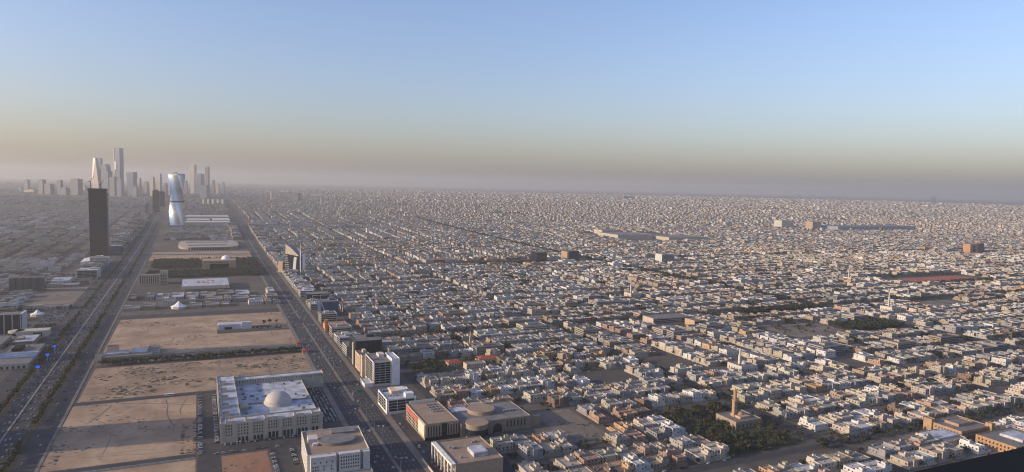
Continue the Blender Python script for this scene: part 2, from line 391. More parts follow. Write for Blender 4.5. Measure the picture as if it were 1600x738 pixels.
# -- white building with the oval roof
t = thing('oval_roof_building', 'white office block with a grey oval roof disc beside the avenue', 'building', (96, 690, 0), R(-3))
C = (0.55, 0.53, 0.50)
MB().pbox(0, 62, 8, 80, 0, 25, 0.6, 1.3).build('wall', ['paint', 'tan_roof'], t, color=C)
MB().box(3, 28, 2, 8, 0, 24.2).build('front_bay', 'paint', t, color=C)
MB().box(31, 52, 2.6, 8, 0, 24.8).build('front_bay', 'paint', t, color=C)
MB().box(55, 62, 4, 8, 0, 24.0).build('front_bay', 'paint', t, color=C)
MB().pbox(-1, 63, -8, 1.9, 0, 7, 0.4, 0.8).build('podium', ['paint', 'grey_roof'], t, color=C)
o = MB().cyl(0, 0, 23.7, 27.0, 1, n=36).build('oval_roof', 'grey_roof', t, (33, 42, 0)); o.scale = (20, 14, 1)
MB().box(4, 14, 44, 58, 23.7, 28).build('roof_room', 'paint', t, color=(0.55, 0.5, 0.45))
MB().box(8, 12, 34, 38, 23.7, 26.5).build('roof_tank', 'tank_plastic', t)
MB().box(30, 56, 62, 76, 23.7, 26).build('roof_plant', 'grey_roof', t)
windows(t, 'S', 4, 27, 4, 2, (17.5,), 1.1, 1.7); windows(t, 'S', 4, 11, 3, 2, (10, 13.2), 1.1, 1.7); windows(t, 'S', 12, 27, 2, 2, (10, 13.2), 1.1, 1.7)
windows(t, 'S', 32, 51, 8, 2.6, (9.5, 13, 16.5, 20), 1.2, 1.9)
windows(t, 'W', 12, 78, 12, 0, (5, 9, 13, 17, 20.5), 1.3, 1.8)
windows(t, 'E', 12, 78, 12, 62, (5, 9, 13, 17, 20.5), 1.3, 1.8)
# -- offices along the avenue
def office(name, label, x0, x1, y0, y1, h, wallc, glass, floors, style, fins=0, roofm='grey_roof', z0=0.0):
    t = thing(name, label, 'office building', (x0, y0, z0))
    w_, d_ = x1-x0, y1-y0
    MB().pbox(0, w_, 0, d_, 0, h, 0.5, 1.2).build('wall', ['paint', roofm], t, color=wallc)
    fh = (h-5)/floors
    if style == 'glass':
        for f, (a0, a1) in (('S', (0.06*w_, 0.94*w_)), ('W', (0.10*d_, 0.9*d_))):
            for k in range(floors):
                z = 3.8+k*fh
                if f == 'S': MB().box(a0, a1, -0.35, 0, z, z+fh*0.78, bottom=True).build('window_band', glass, t)
                else: MB().box(-0.35, 0, a0, a1, z, z+fh*0.78, bottom=True).build('window_band', glass, t)
            n = max(3, int((a1-a0)/(fins or 6)))
            for i in range(n+1):
                a = a0+(a1-a0)*i/n
                if f == 'S': MB().box(a-0.25, a+0.25, -0.7, -0.36, 3.2, h-1.5, bottom=True).build('fin', 'paint', t, color=wallc)
                else: MB().box(-0.7, -0.36, a-0.25, a+0.25, 3.2, h-1.5, bottom=True).build('fin', 'paint', t, color=wallc)
    else:
        nS, nW = max(3, int(w_/5)), max(3, int(d_/6))
        zs = [3.5+k*fh for k in range(floors)]
        windows(t, 'S', 2, w_-2, nS, 0, zs, 2.2, fh*0.55, glass); windows(t, 'W', 2, d_-2, nW, 0, zs, 2.2, fh*0.55, glass)
        windows(t, 'E', 2, d_-2, nW, w_, zs, 2.2, fh*0.55, glass)
    MB().box(w_*0.55, w_*0.85, d_*0.55, d_*0.85, h-1.2, h+3.2).build('roof_room', 'paint', t, color=wallc)
    for i in range(4): MB().box(w_*(0.12+0.1*i), w_*(0.12+0.1*i)+2.2, d_*0.3, d_*0.3+2, h-1.2, h+0.9).build('roof_unit', 'metal', t)
    return t
t = office('dark_office', 'dark glass office block with beige side wall beside the avenue', 231, 275, 1120, 1172, 40, (0.055, 0.055, 0.062), 'dark_glass', 10, 'glass', 7)
MB().box(-3, -0.8, 2, 12, 0, 37).build('stair_tower', 'paint', t, color=(0.36, 0.30, 0.24))
t = office('white_glass_office', 'white office tower with glazed front and plain white east end', 231, 258, 991, 1045, 37, (0.55, 0.52, 0.48), 'dark_glass', 9, 'glass', 8)
MB().pbox(27.05, 39, -2, 40, 0, 40, 0.4, 1.0).build('end_block', ['paint', 'white_roof'], t, color=(0.72, 0.71, 0.70))
MB().pbox(-5, 10, 54.05, 66, 0, 34, 0.4, 1.0).build('rear_block', ['paint', 'grey_roof'], t, color=(0.48, 0.38, 0.29))
MB().pbox(-13, -1, -1, 30, 0, 6, 0.4, 0.8).build('entrance_block', ['paint', 'white_roof'], t, color=(0.66, 0.64, 0.6))
t = office('tan_office', 'narrow tan office block between the dark and the white office towers', 229, 246, 1076, 1112, 27, (0.5, 0.39, 0.29), 'window_glass', 7, 'plain')
t = office('white_corner_office', 'low white office with rooftop clutter at the avenue corner', 219, 258, 863, 912, 20, (0.70, 0.68, 0.64), 'dark_glass', 4, 'glass', 9, 'white_roof')
MB().box(12, 24, 24, 44, 18.8, 23).build('roof_room', 'paint', t, color=(0.62, 0.47, 0.36))
MB().box(26, 37, 4, 14, 18.8, 24).build('roof_room', 'paint', t, color=(0.7, 0.68, 0.64))
MB().box(4, 12, 38, 47, 18.9, 20.6).build('roof_cover', 'blue_glass', t)
# bank with slit windows
t = thing('slit_window_bank', 'tan bank block with tall slit windows and a red street front', 'building', (238, 757, 0))
C = (0.36, 0.285, 0.205)
MB().pbox(0, 41, 0, 82, 0, 20, 0.6, 1.0).build('wall', ['paint', 'tan_roof'], t, color=C)
windows(t, 'S', 2, 19, 5, 0, (4.5,), 1.3, 12, 'dark_glass'); windows(t, 'S', 27, 40, 4, 0, (4.5,), 1.3, 12, 'dark_glass')
MB().box(20, 26.5, -0.5, 0, 1, 18.5).build('glass_bay', 'dark_glass', t)
MB().box(-0.8, 41.3, -1.2, -0.6, 0, 4, bottom=True).build('plinth', 'dark_glass', t)
MB().box(-1.2, 0, 0.5, 26, 4.5, 18.5, bottom=True).build('pale_panel', 'paint', t, color=(0.68, 0.58, 0.45))
MB().box(-0.8, 0, 28, 80, 13, 18, bottom=True).build('red_fascia', 'paint', t, color=(0.42, 0.12, 0.09))
windows(t, 'W', 28, 81, 9, 0, (1, 5, 9), 3.2, 2.8, 'dark_glass')
for i in range(12):
    MB().box(0, 3, 0, 2, 0, 2).build('roof_unit', 'metal', t, (22+5*(i % 3), 40+9*(i//3), 19.0))
MB().box(4, 38, 80.8, 81.4, 19, 23).build('roof_screen', 'paint', t, color=(0.62, 0.58, 0.5))
# cylinder-fronted museum
t = thing('drum_fronted_museum', 'brown museum block with round drums and an arched porch', 'building', (281, 745, 0))
C = (0.25, 0.205, 0.16)
MB().pbox(0, 92, 8, 72, 0, 16, 0.6, 1.0).build('wall', ['paint', 'grey_roof'], t, color=C)
MB().cyl(19, 6, 0, 16.2, 13.5, n=32, cap=1).build('drum', ['paint', 'tan_roof'], t, color=C)
MB().cyl(19, 6, 2, 11, 13.9, n=32).build('drum_glazing', 'dark_glass', t)
MB().cyl(19, 6, 16.0, 17.3, 14.1, n=32, cap=1).build('drum_rim', ['paint', 'tan_roof'], t, color=(0.29, 0.24, 0.185))
MB().cyl(40, 46, 14.8, 19, 17, n=36, cap=1).build('drum', ['paint', 'tan_roof'], t, color=(0.29, 0.23, 0.175))
MB().cyl(40, 46, 18.5, 19.8, 17.4, n=36, cap=1).build('drum_rim', ['paint', 'tan_roof'], t, color=(0.31, 0.25, 0.19))
windows(t, 'S', 41, 53, 1, 8, (0.5,), 12, 11, 'dark_glass', True, name='porch_arch')
windows(t, 'S', 58, 86, 6, 8, (5,), 1.6, 8, 'dark_glass'); windows(t, 'S', 5, 10, 1, 8, (8,), 2.5, 4, 'dark_glass')
MB().box(92, 106, 10, 12, 0, 14).box(92, 106, 60, 62, 0, 10).box(104, 106, 12, 60, 0, 9).build('court_wall', 'paint', t, color=C)
MB().box(4, 26, 52, 68, 15, 16.6).build('roof_cover', 'white_roof', t)
for i in range(5): MB().box(66+4*i, 69+4*i, 34, 37, 15, 17.2).build('roof_unit', 'metal', t)
# portico building at the bottom
t = thing('portico_building', 'tan flat-roofed block with white street portico and white roof box', 'building', (230, 640, 0))
C = (0.33, 0.265, 0.195)
MB().pbox(4, 56, 0, 66, 0, 18, 0.6, 1.0).build('wall', ['paint', 'tan_roof'], t, color=C)
MB().box(-1, 3.9, 0, 66, 16.5, 18.4, bottom=True).build('portico_roof', 'paint', t, color=(0.70, 0.67, 0.6))
for i in range(7): MB().box(-1, 0.6, i*10.6, i*10.6+1.6, 0, 16.5).build('column', 'paint', t, color=(0.70, 0.67, 0.6))
MB().box(28, 44, 12, 32, 17, 21.5).build('roof_box', 'white_roof', t)
for x, y in ((14, 40), (17, 42), (12, 44), (40, 50), (44, 52), (14, 14), (30, 40)): MB().box(x, x+2.4, y, y+2.2, 17, 19).build('roof_unit', 'metal', t)
windows(t, 'W', 3, 63, 10, 4, (1, 6, 11), 3.4, 3.2, 'dark_glass')
MB().box(-12, -11.4, -10, 64, 0, 2.6).build('boundary_wall', 'paint', t, color=(0.55, 0.46, 0.36))
# white sail building with spire
t = thing('sail_tower', 'curved sail-shaped tower with pale crest, white glazed strip and spire', 'tower', (255, 2345, 0), R(-30))
prof = [(0, 92), (8, 88), (18, 81), (28, 72), (38, 62), (44, 56)]
b = MB()
for (xa, za), (xb, zb) in zip(prof[:-1], prof[1:]):
    b.quad([(xa, 0, 0), (xb, 0, 0), (xb, 0, zb), (xa, 0, za)]); b.quad([(xb, 34, 0), (xa, 34, 0), (xa, 34, za), (xb, 34, zb)])
    b.quad([(xa, 0, za), (xb, 0, zb), (xb, 34, zb), (xa, 34, za)])
b.quad([(0, 34, 0), (0, 0, 0), (0, 0, 92), (0, 34, 92)]); b.quad([(44, 0, 0), (44, 34, 0), (44, 34, 56), (44, 0, 56)])
b.build('body', 'dark_glass', t)
b = MB(); lo = [(0, 66), (44, 54)]
b.quad([(0, -0.6, 62), (44, -0.6, 55), (44, -0.6, 56.5), (38, -0.6, 62.5), (28, -0.6, 72.5), (18, -0.6, 81.5), (8, -0.6, 88.5), (0, -0.6, 92.5)])
b.quad([(-0.6, 34, 62), (-0.6, -0.6, 62), (-0.6, -0.6, 92.5), (-0.6, 34, 92.5)])
b.build('crest', 'paint', t, color=(0.66, 0.55, 0.42))
for k in range(9): MB().box(-1.2, 14-k*0.8, -1.0, 0, 8+k*6, 9.6+k*6, bottom=True).build('floor_band', 'paint', t, color=(0.6, 0.55, 0.48))
MB().loft([(4, [(24, -1.2), (34, -1.2), (34, 0), (24, 0)]), (52, [(29, -1.2), (38, -1.2), (38, 0), (29, 0)])]).build('glazed_strip', 'white_paint', t)
MB().box(44.05, 54, 4, 30, 0, 58).build('core', 'blue_glass', t)
MB().box(48, 50.5, 1, 3.9, 0, 72).tube((49.2, 2.5, 72), (49.2, 2.5, 102), 1.3, 0.2).build('spire', 'white_paint', t)
MB().box(54.2, 57, 6, 24, 0, 62).build('fin', 'white_paint', t)
MB().cyl(22, -8, 0, 8, 20, n=24).build('podium', 'blue_glass', t)
MB().box(-26, -10, 0, 16, 0, 34).build('annex', 'paint', t, color=(0.6, 0.42, 0.27))
# blue glass office + dark framed office
t = office('blue_glass_office', 'blue mirrored office with a slanted white line on its front', 243, 283, 1556, 1600, 33, (0.10, 0.13, 0.20), 'blue_glass', 8, 'glass', 40)
MB().box(1, 39, -0.9, -0.75, 3, 31.5, bottom=True).build('curtain_wall', 'blue_glass', t)
MB().loft([(2, [(12, -1.4), (13.2, -1.4), (13.2, -0.9), (12, -0.9)]), (32, [(1, -1.4), (2.2, -1.4), (2.2, -0.9), (1, -0.9)])]).build('slanted_line', 'white_paint', t)
t = thing('framed_office', 'low dark office with a white rectangular frame on its front', 'office building', (240, 1745, 0))
MB().pbox(0, 56, 0, 46, 0, 21, 0.5, 1).build('wall', ['dark_glass', 'grey_roof'], t)
for a in ((13, 55, 17, 18), (13, 55, 6, 7), (13, 14, 7, 17), (33, 33.8, 7, 17), (54, 55, 7, 17)):
    MB().box(a[0], a[1], -0.5, -0.1, a[2], a[3], bottom=True).build('frame_bar', 'white_paint', t)
# hotel, flat-roofed hall, gate building, arena, warehouse in the middle strip
t = thing('beige_hotel', 'beige slab hotel with tall window strips beside the highway', 'hotel', (-155, 2165, 0))
C = (0.42, 0.345, 0.255)
MB().pbox(0, 52, 0, 24, 0, 28, 0.5, 1).build('wall', ['paint', 'grey_roof'], t, color=C)
MB().pbox(52.05, 72, 6, 40, 0, 36, 0.5, 1).build('stair_block', ['paint', 'grey_roof'], t, color=C)
windows(t, 'S', 2, 50, 9, 0, (3,), 2.2, 22, 'window_glass')
windows(t, 'S', 54, 70, 3, 6, (3, 12, 21), 2.4, 6, 'window_glass')
t = thing('flat_roof_hall', 'wide hall with a pale flat roof carrying red marks', 'building', (-44, 1990, 0))
MB().box(0, 116, 4, 150, 11, 16, bottom=True).build('roof', 'white_roof', t)
MB().box(8, 108, 12, 146, 0, 11).build('wall', 'paint', t, color=(0.34, 0.29, 0.24))
MB().box(-0.6, 116.6, 3.2, 3.95, 8, 16.4, bottom=True).build('fascia', 'paint', t, color=(0.52, 0.42, 0.33))
for i in range(4):
    for j in range(2): MB().cyl(40+i*12, 66+j*30, 16, 16.8, 4, n=12).build('roof_mark', 'track_red', t)
t = thing('gate_shaped_building', 'brown gate-shaped government block with small white dome in a dark garden', 'building', (8, 2450, 0))
C = (0.40, 0.28, 0.18)
MB().box(0, 22, 0, 70, 0, 33).build('pier', 'paint', t, color=C); MB().box(80, 102, 0, 70, 0, 33).build('pier', 'paint', t, color=C)
MB().box(22.05, 79.95, 2, 70, 22, 32.5, bottom=True).build('lintel', 'paint', t, color=C)
MB().box(22.05, 79.95, 20, 22, 0, 22).build('glass_wall', 'dark_glass', t)
MB().cyl(72, 45, 32.4, 35, 14, n=20).dome(72, 45, 35, 13, 10, 20, 6).build('dome', 'white_paint', t, smooth=True)
windows(t, 'S', 24, 78, 8, 2, (25,), 3, 3)
t = thing('oval_arena', 'low pale exhibition hall with an arcade of arches', 'building', (-83, 3130, Tf(3300)-1))
b = MB(); n = 40
ell = lambda rx_, ry_: [(120+rx_*math.copysign(abs(math.cos(2*math.pi*i/n))**0.5, math.cos(2*math.pi*i/n)), 180+ry_*math.copysign(abs(math.sin(2*math.pi*i/n))**0.5, math.sin(2*math.pi*i/n))) for i in range(n)]
b.loft([(0, ell(118, 176)), (11, ell(120, 178)), (12.5, ell(100, 150)), (13.5, ell(60, 95))], 0)
b.build('roof', 'paint', t, color=(0.37, 0.325, 0.27))
MB().box(40, 190, 60, 66, 11, 17).box(30, 200, 200, 206, 11, 17).box(30, 200, 280, 284, 11, 18).build('roof_ridge', 'paint', t, color=(0.42, 0.38, 0.33))
windows(t, 'S', 40, 200, 16, 1.5, (0.6,), 7, 9, 'window_glass', True, name='arch')
t = thing('white_shed', 'long white shed beside a car park on open sand', 'warehouse', (32, 1476, 0))
MB().loft([(0, [(0, 0), (62, 0), (62, 24), (0, 24)]), (10, [(0, 0), (62, 0), (62, 24), (0, 24)]), (12, [(1, 11), (61, 11), (61, 13), (1, 13)])]).build('shed', 'paint', t, color=(0.50, 0.50, 0.52))
MB().box(44, 62.4, -6, 0, 0, 14).build('office_box', 'paint', t, color=(0.55, 0.55, 0.57))
MB().box(12, 26, -0.4, 0, 0, 5).build('shed_door', 'dark_metal', t)
MB().box(-2, -1.4, 0, 0.6, 0, 20).build('pole', 'metal', t)
for i, (x0, x1, y0, y1, h) in enumerate([(-75, 168, 4420, 4560, 15), (-70, 60, 4600, 4760, 14), (75, 175, 4600, 4800, 14), (-80, 178, 4850, 5010, 16)]):
    t = thing('flat_warehouse', ['wide pale warehouse just right of the twisted glass tower', 'pale warehouse behind the wide one, nearer the highway', 'pale warehouse behind the wide one, nearer the avenue', 'rearmost wide warehouse between highway and avenue'][i], 'warehouse', (x0, y0, Tf(y0)), 0, 'flat warehouses between the two roads')
    MB().box(0, x1-x0, 0, y1-y0, -2, h).build('wall', 'paint', t, color=(0.45, 0.41, 0.36))
    for k in range(4): MB().box(2, x1-x0-2, (y1-y0)*k/4+2, (y1-y0)*(k+1)/4-3, h, h+2.5).build('roof_bay', 'paint', t, color=(0.58, 0.54, 0.49))
# restaurant cluster on the highway side
t = thing('restaurant_cluster', 'cluster of low restaurant blocks with an orange tower beside the highway', 'building', (-148, 1272, 0))
C = (0.46, 0.40, 0.33)
MB().pbox(2, 74, 0, 14, 0, 8, 0.4, 0.8).build('front_block', ['paint', 'grey_roof'], t, color=(0.30, 0.26, 0.22))
MB().pbox(4, 40, 14.05, 36, 0, 10, 0.4, 0.8).build('block', ['paint', 'white_roof'], t, color=C)
MB().pbox(42, 66, 18, 50, 0, 9, 0.4, 0.8).build('block', ['paint', 'white_roof'], t, color=C)
MB().pbox(66.05, 84, 22, 70, 0, 7, 0.4, 0.8).build('block', ['paint', 'grey_roof'], t, color=C)
MB().pbox(-6, 1.9, -6, 2, 0, 14, 0.3, 0.8).build('entrance_tower', ['paint', 'grey_roof'], t, color=(0.58, 0.46, 0.33))
MB().pbox(6, 22, 36.05, 50, 0, 17, 0.4, 0.8).build('orange_tower', ['paint', 'grey_roof'], t, color=(0.62, 0.38, 0.22))
windows(t, 'S', 4, 72, 18, 0, (2.5,), 1.6, 2.6)
# small stage on the sand, canopy tents
def tent(x, y, r, h, lab):
    t = thing('canopy_tent', lab, 'tent', (x, y, 0.1))
    MB().cyl(0, 0, 0, 5, r*0.9, n=8).build('wall', 'paint', t, color=(0.55, 0.5, 0.44))
    MB().loft([(5, [(r*math.cos(i*math.pi/4), r*math.sin(i*math.pi/4)) for i in range(8)]), (h*0.55, [(r*.45*math.cos(i*math.pi/4), r*.45*math.sin(i*math.pi/4)) for i in range(8)]),
               (h, [(0.5*math.cos(i*math.pi/4), 0.5*math.sin(i*math.pi/4)) for i in range(8)])]).build('canopy', 'white_paint', t)
tent(-45, 1752, 18, 17, 'white peaked canopy tent among the low compounds by the cross road')
tent(-345, 1700, 16, 20, 'white peaked tent behind the west glass office')
tent(-316, 1740, 14, 14, 'smaller white tent beside the parked cars west of the highway')
for i, (x, y, lab) in enumerate([(176, 1290, 'red kiosk canopy on the sand verge, farther of two'), (178, 1228, 'red kiosk canopy on the sand verge, nearer of two')]):
    t = thing('red_kiosk', lab, 'kiosk', (x-16, y, 0.1), 0, 'red kiosks beside the avenue')
    MB().box(0, 10, 0, 9, 0, 4).build('wall', 'paint', t, color=(0.5, 0.3, 0.2))
    MB().loft([(3.6, [(-.5, -.5), (10.5, -.5), (10.5, 9.5), (-.5, 9.5)]), (4.4, [(-.5, -.5), (10.5, -.5), (10.5, 9.5), (-.5, 9.5)]), (6.2, [(4, 4), (6, 4), (6, 5), (4, 5)])]).build('canopy', 'red_paint', t)
# buildings west of the highway
t = thing('west_glass_office', 'dark glass office with white vertical fins at the left edge', 'office building', (-352, 1560, 0))
MB().pbox(0, 44, 0, 40, 0, 36, 0.5, 1).build('wall', ['dark_glass', 'grey_roof'], t)
for x in (0, 15, 28, 41): MB().box(x, x+1.7, -1, 0, 0, 37.5).build('fin', 'paint', t, color=(0.42, 0.42, 0.43))
MB().box(41, 44.6, 0, 40, 0, 37).build('end_wall', 'paint', t, color=(0.5, 0.5, 0.52))
t = thing('curved_podium', 'low pale podium with rounded end below the west glass office', 'building', (-324, 1512, 0))
MB().box(14, 66, 0, 26, 0, 12).build('wall', 'paint', t, color=(0.50, 0.45, 0.38))
MB().cyl(14, 13, 0, 12, 13, n=24).build('rounded_end', 'paint', t, color=(0.50, 0.45, 0.38))
MB().cyl(14, 13, 4, 9, 13.2, n=24).build('glazing', 'window_glass', t)
MB().box(42, 56, -0.6, 0, 1, 9, bottom=True).build('gate', 'dark_glass', t)
t = thing('west_low_mall', 'low flat-roofed shops west of the highway at the left edge', 'building', (-306, 1268, 0))
MB().pbox(0, 62, 0, 44, 0, 9, 0.4, 0.9).build('wall', ['paint', 'grey_roof'], t, color=(0.42, 0.38, 0.33))
MB().pbox(4, 62, 44.05, 90, 0, 8, 0.4, 0.9).build('wall', ['paint', 'white_roof'], t, color=(0.40, 0.36, 0.32))
MB().pbox(8, 58, 90.05, 150, 0, 7, 0.4, 0.9).build('wall', ['paint', 'grey_roof'], t, color=(0.42, 0.36, 0.3))
MB().box(20, 34, 100, 130, 6.3, 11).build('roof_room', 'dark_metal', t)
windows(t, 'S', 3, 60, 8, 0, (1,), 3, 4); windows(t, 'E', 2, 148, 20, 62, (1,), 3, 4)
t = thing('dark_apartment_block', 'long dark ribbed block west of the sandy lot', 'building', (-442, 2110, 0))
for i in range(5): MB().box(i*15.2, i*15.2+13.6, 0, 36, 0, 36).build('bay', 'paint', t, color=(0.10, 0.095, 0.095))
MB().box(13.6, 75, 3, 33, 0, 34).build('core', 'dark_glass', t)
t = office('west_roadside_office', 'pale low office with glazed front beside the highway', -328, -272, 2335, 2400, 26, (0.50, 0.46, 0.40), 'dark_glass', 5, 'glass', 14, 'white_roof')
t = thing('wave_roof_hall', 'pale hall with tilted roof planes at the foot of the dark tower', 'building', (-366, 2700, Tf(2700)))
MB().loft([(0, [(0, 0), (58, 0), (58, 90), (0, 90)]), (14, [(0, 0, 10), (58, 0, 20), (58, 90, 24), (0, 90, 14)])]).build('hall', 'paint', t, color=(0.55, 0.55, 0.55))
MB().loft([(0, [(60, 10), (80, 10), (80, 60), (60, 60)]), (14, [(60, 10, 16), (80, 10, 22), (80, 60, 22), (60, 60, 16)])]).build('wing', 'paint', t, color=(0.4, 0.42, 0.44))
# towers out of the frame to the west: only their long shadows cross the sand
for x, y, w_, d_, h, lab in [(-345, 890, 40, 78, 122, 'slab tower west of the highway whose shadow crosses the sand parcel'),
                             (-385, 1320, 40, 42, 150, 'slab tower far west whose shadow falls on the middle sand')]:
    t = thing('slab_tower', lab, 'tower', (x, y, 0))
    MB().pbox(0, w_, 0, d_, 0, h, 0.5, 1).build('wall', ['paint', 'grey_roof'], t, color=(0.4, 0.37, 0.34))
    for k in range(12): MB().box(-0.4, 0, 3, d_-3, 4+k*(h-8)/12, 4+k*(h-8)/12+3.5, bottom=True).build('window_band', 'dark_glass', t)

# ------------------------------------------------------------------ towers
t = thing('dark_tower', 'tall black glass tower with cranes on its roof beside the highway', 'tower', (-374, 2985, Tf(2985)))
MB().loft([(-5, [(2, 0), (56, 0), (56, 46), (2, 46)]), (120, [(1, 0), (57, 0), (57, 46), (1, 46)]), (248, [(0, 0), (57, 0), (57, 46), (0, 46)])]).build('shaft', 'tower_dark', t)
for z in (62, 124, 186): MB().box(0.2, 57.6, -0.8, 46.6, z, z+2.4, bottom=True).build('ledge', 'dark_metal', t)
MB().box(-2, 58, -1.5, 47, 243, 252, bottom=True).build('crown', 'tower_dark', t)
MB().box(57.05, 61, 8, 38, 0, 236).build('side_strip', 'tower_grey', t)
for x, y, hh, jib, lab in [(-368, 3000, 26, 20, 'tower crane on the left corner of the black tower'), (-336, 3012, 16, 15, 'smaller tower crane on the roof of the black tower')]:
    z = Tf(2985)+252
    k = thing('tower_crane', lab, 'crane', (x, y, z))
    MB().box(-0.9, 0.9, -0.9, 0.9, 0, hh).build('mast', 'dark_metal', k)
    MB().tube((0, 0, hh), (jib*0.6, 0, hh+jib), 0.8).build('jib', 'dark_metal', k); MB().box(-8, 0, -0.8, 0.8, hh-1, hh+1).build('counter_jib', 'dark_metal', k)
t = thing('dark_tower_annex', 'dark low glass block at the right foot of the black tower', 'building', (-308, 2990, Tf(2990)))
MB().box(0, 40, 0, 36, -2, 36).build('wall', 'dark_glass', t); MB().box(3, 37, -0.6, 0, 4, 33, bottom=True).build('curtain_wall', 'blue_glass', t)
# twisted glass tower
t = thing('twisted_tower', 'twisted mirror-glass tower with diagonal facets beside the highway', 'tower', (-111, 4260, Tf(4260)))
HT = 292.0
def twist(z, r=42):
    a = R(37)-R(122)*z/HT
    s_ = 1-0.05*math.sin(math.pi*z/HT)
    return [(r*s_*math.cos(a+k*math.pi/2), r*s_*math.sin(a+k*math.pi/2)) for k in range(4)]
zs = [HT*i/90 for i in range(91)]
for k in range(4):                                  # four curved glass faces, each smooth, meeting in sharp corners
    g = MB(); NS = 6
    for z in zs:
        c_ = twist(z); p, q = c_[k], c_[(k+1) % 4]
        g.v += [(p[0]+(q[0]-p[0])*i/NS, p[1]+(q[1]-p[1])*i/NS, z) for i in range(NS+1)]
    for j in range(90):
        for i in range(NS): n_ = j*(NS+1)+i; g.f.append((n_, n_+1, n_+NS+2, n_+NS+1)); g.m.append(0)
    g.build('glass_face', 'mirror_glass', t, smooth=True)
MB().loft([(HT*0.485, twist(HT*0.485, 43.4)), (HT*0.515, twist(HT*0.515, 43.4))]).build('plant_floor', 'dark_glass', t)
MB().loft([(HT, twist(HT, 42)), (HT+7, twist(HT, 42))]).build('crown', 'pale_cladding', t)
MB().box(-20, 4, -12, 10, HT+7, HT+12).box(-6, 2, -4, 4, HT+12, HT+18).build('roof_plant', 'pale_cladding', t)
MB().box(-36, 36, -46, 40, -3, 16).build('podium', 'far_glass', t)
# far skyline, each tower a thing of its own: (x px left, x px right, top px, base px) measured at its own distance
def at(px, py, depth):
    d = fwd+(px-800)/F_PX*rt-(py-369)/F_PX*up
    p = np.array([0, 0, H])+d*depth
    return p
def far_tower(name, label, p0, p1, top, depth, m, shape='box', dd=None, group='towers of the far business district', turn=-33):
    a, c, tp = at(p0, 300, depth), at(p1, 300, depth), at((p0+p1)/2, top, depth)
    y = (a[1]+c[1])/2; g = Tf(y); w_ = float(np.linalg.norm((c-a)[:2])); h = tp[2]-g
    if dd or shape == 'lean' or w_ > 150: turn = 0
    if turn: w_ *= 0.8
    d_ = dd or w_*0.8
    t = thing(name, label, 'tower', ((a[0]+c[0])/2, y, g), R(turn), group)
    h0 = w_/2; s_ = lambda k, x=0, l=1, r=1: [(-h0*k*l+x, -d_/2*k), (h0*k*r+x, -d_/2*k), (h0*k*r+x, d_/2*k), (-h0*k*l+x, d_/2*k)]
    M = MB()
    if shape == 'box': M.loft([(-5, s_(1)), (h, s_(1))])
    elif shape == 'taper': M.loft([(-5, s_(0.82)), (h*0.35, s_(0.95)), (h*0.75, s_(1)), (h, s_(0.93))])
    elif shape == 'trap': M.loft([(-5, s_(0.8)), (h-8, s_(1)), (h, [(p[0], p[1], h-8 if p[0] < 0 else h) for p in s_(1)])])
    elif shape == 'crystal':
        M.loft([(-5, s_(1)), (h*0.3, s_(1)), (h, [(-h0*0.85, -d_*0.2), (-h0*0.1, -d_*0.3), (-h0*0.1, d_*0.3), (-h0*0.85, d_*0.3)])])
    elif shape == 'step': M.loft([(-5, s_(1)), (h*0.78, s_(1)), (h*0.8, s_(1, 0, 1, 0.55)), (h*0.9, s_(1, 0, 1, 0.55)), (h, s_(1, 0, 1, 0.2))])
    elif shape == 'lean': M.loft([(-5, s_(1)), (h, s_(0.9, w_*0.35))])
    M.build('shaft', m, t)
    MB().loft([(h if shape in ('box', 'taper') else h*0.5, s_(0.55)), (h+5 if shape in ('box', 'taper') else h*0.55, s_(0.55))]).build('roof_plant', m, t)
    return t, w_, d_, h
D = 7250
far_tower('skyline_tower', 'leftmost slim grey tower on the hazy skyline', 39, 46.5, 281, 8200, 'tower_grey')
far_tower('skyline_block', 'low pale block below the leftmost slim skyline tower', 40, 61, 297, 7600, 'tower_pale')
far_tower('skyline_tower', 'second grey tower from the left on the skyline', 61, 71, 281, D, 'tower_grey')
far_tower('skyline_block', 'low stepped block right of the second skyline tower', 71, 84, 288, D, 'tower_grey')
far_tower('skyline_tower', 'slim grey tower left of the wide rounded skyline block', 90, 98, 282, D, 'tower_grey')
far_tower('skyline_block', 'low blue-grey block between two left skyline towers', 95, 108, 294, D-200, 'tower_blue')
far_tower('skyline_tower', 'wide grey tower with pale rim left of the black tower', 112, 128, 280, D, 'tower_grey')
far_tower('crystal_tower', 'pale sunlit crystal-shaped tower with slanting edge', 145, 160, 247, D, 'tower_pale', 'crystal')
far_tower('slab_skyline_tower', 'slim blue-grey slab behind the pale crystal-shaped tower', 153, 160.5, 248, D+120, 'tower_blue')
far_tower('stepped_tower', 'stepped blue-grey tower right of the pale crystal tower', 160, 175, 257, D, 'tower_blue', 'step')
t, w_, d_, h = far_tower('tallest_tower', 'tallest faceted glass tower of the skyline', 179, 193, 232, D, 'tower_blue', 'taper')
MB().box(-w_/2-2, -w_*0.28, -d_*0.52, d_*0.3, h*0.45, h*0.99, bottom=True).build('painted_sunlit_facet', 'tower_pale', t)  # sunlight on the left side put into the colour: a paler facet
MB().box(-w_*0.3, -w_*0.02, -d_*0.54, -d_*0.4, h*0.55, h*0.72, bottom=True).build('bright_facet', 'mirror_glass', t)
far_tower('skyline_block', 'wide grey slab in front of the tallest tower', 172, 183, 277, D-250, 'tower_grey')
far_tower('skyline_block', 'second grey slab at the foot of the tallest tower', 183.3, 193, 281, D-300, 'tower_blue')
far_tower('trapezoid_tower', 'blue-grey tower widening upward right of the tallest tower', 199, 214, 269, D, 'tower_blue', 'trap')
far_tower('skyline_tower', 'thin mast-like tower right of the widening tower', 218.5, 221, 279, D, 'tower_grey')
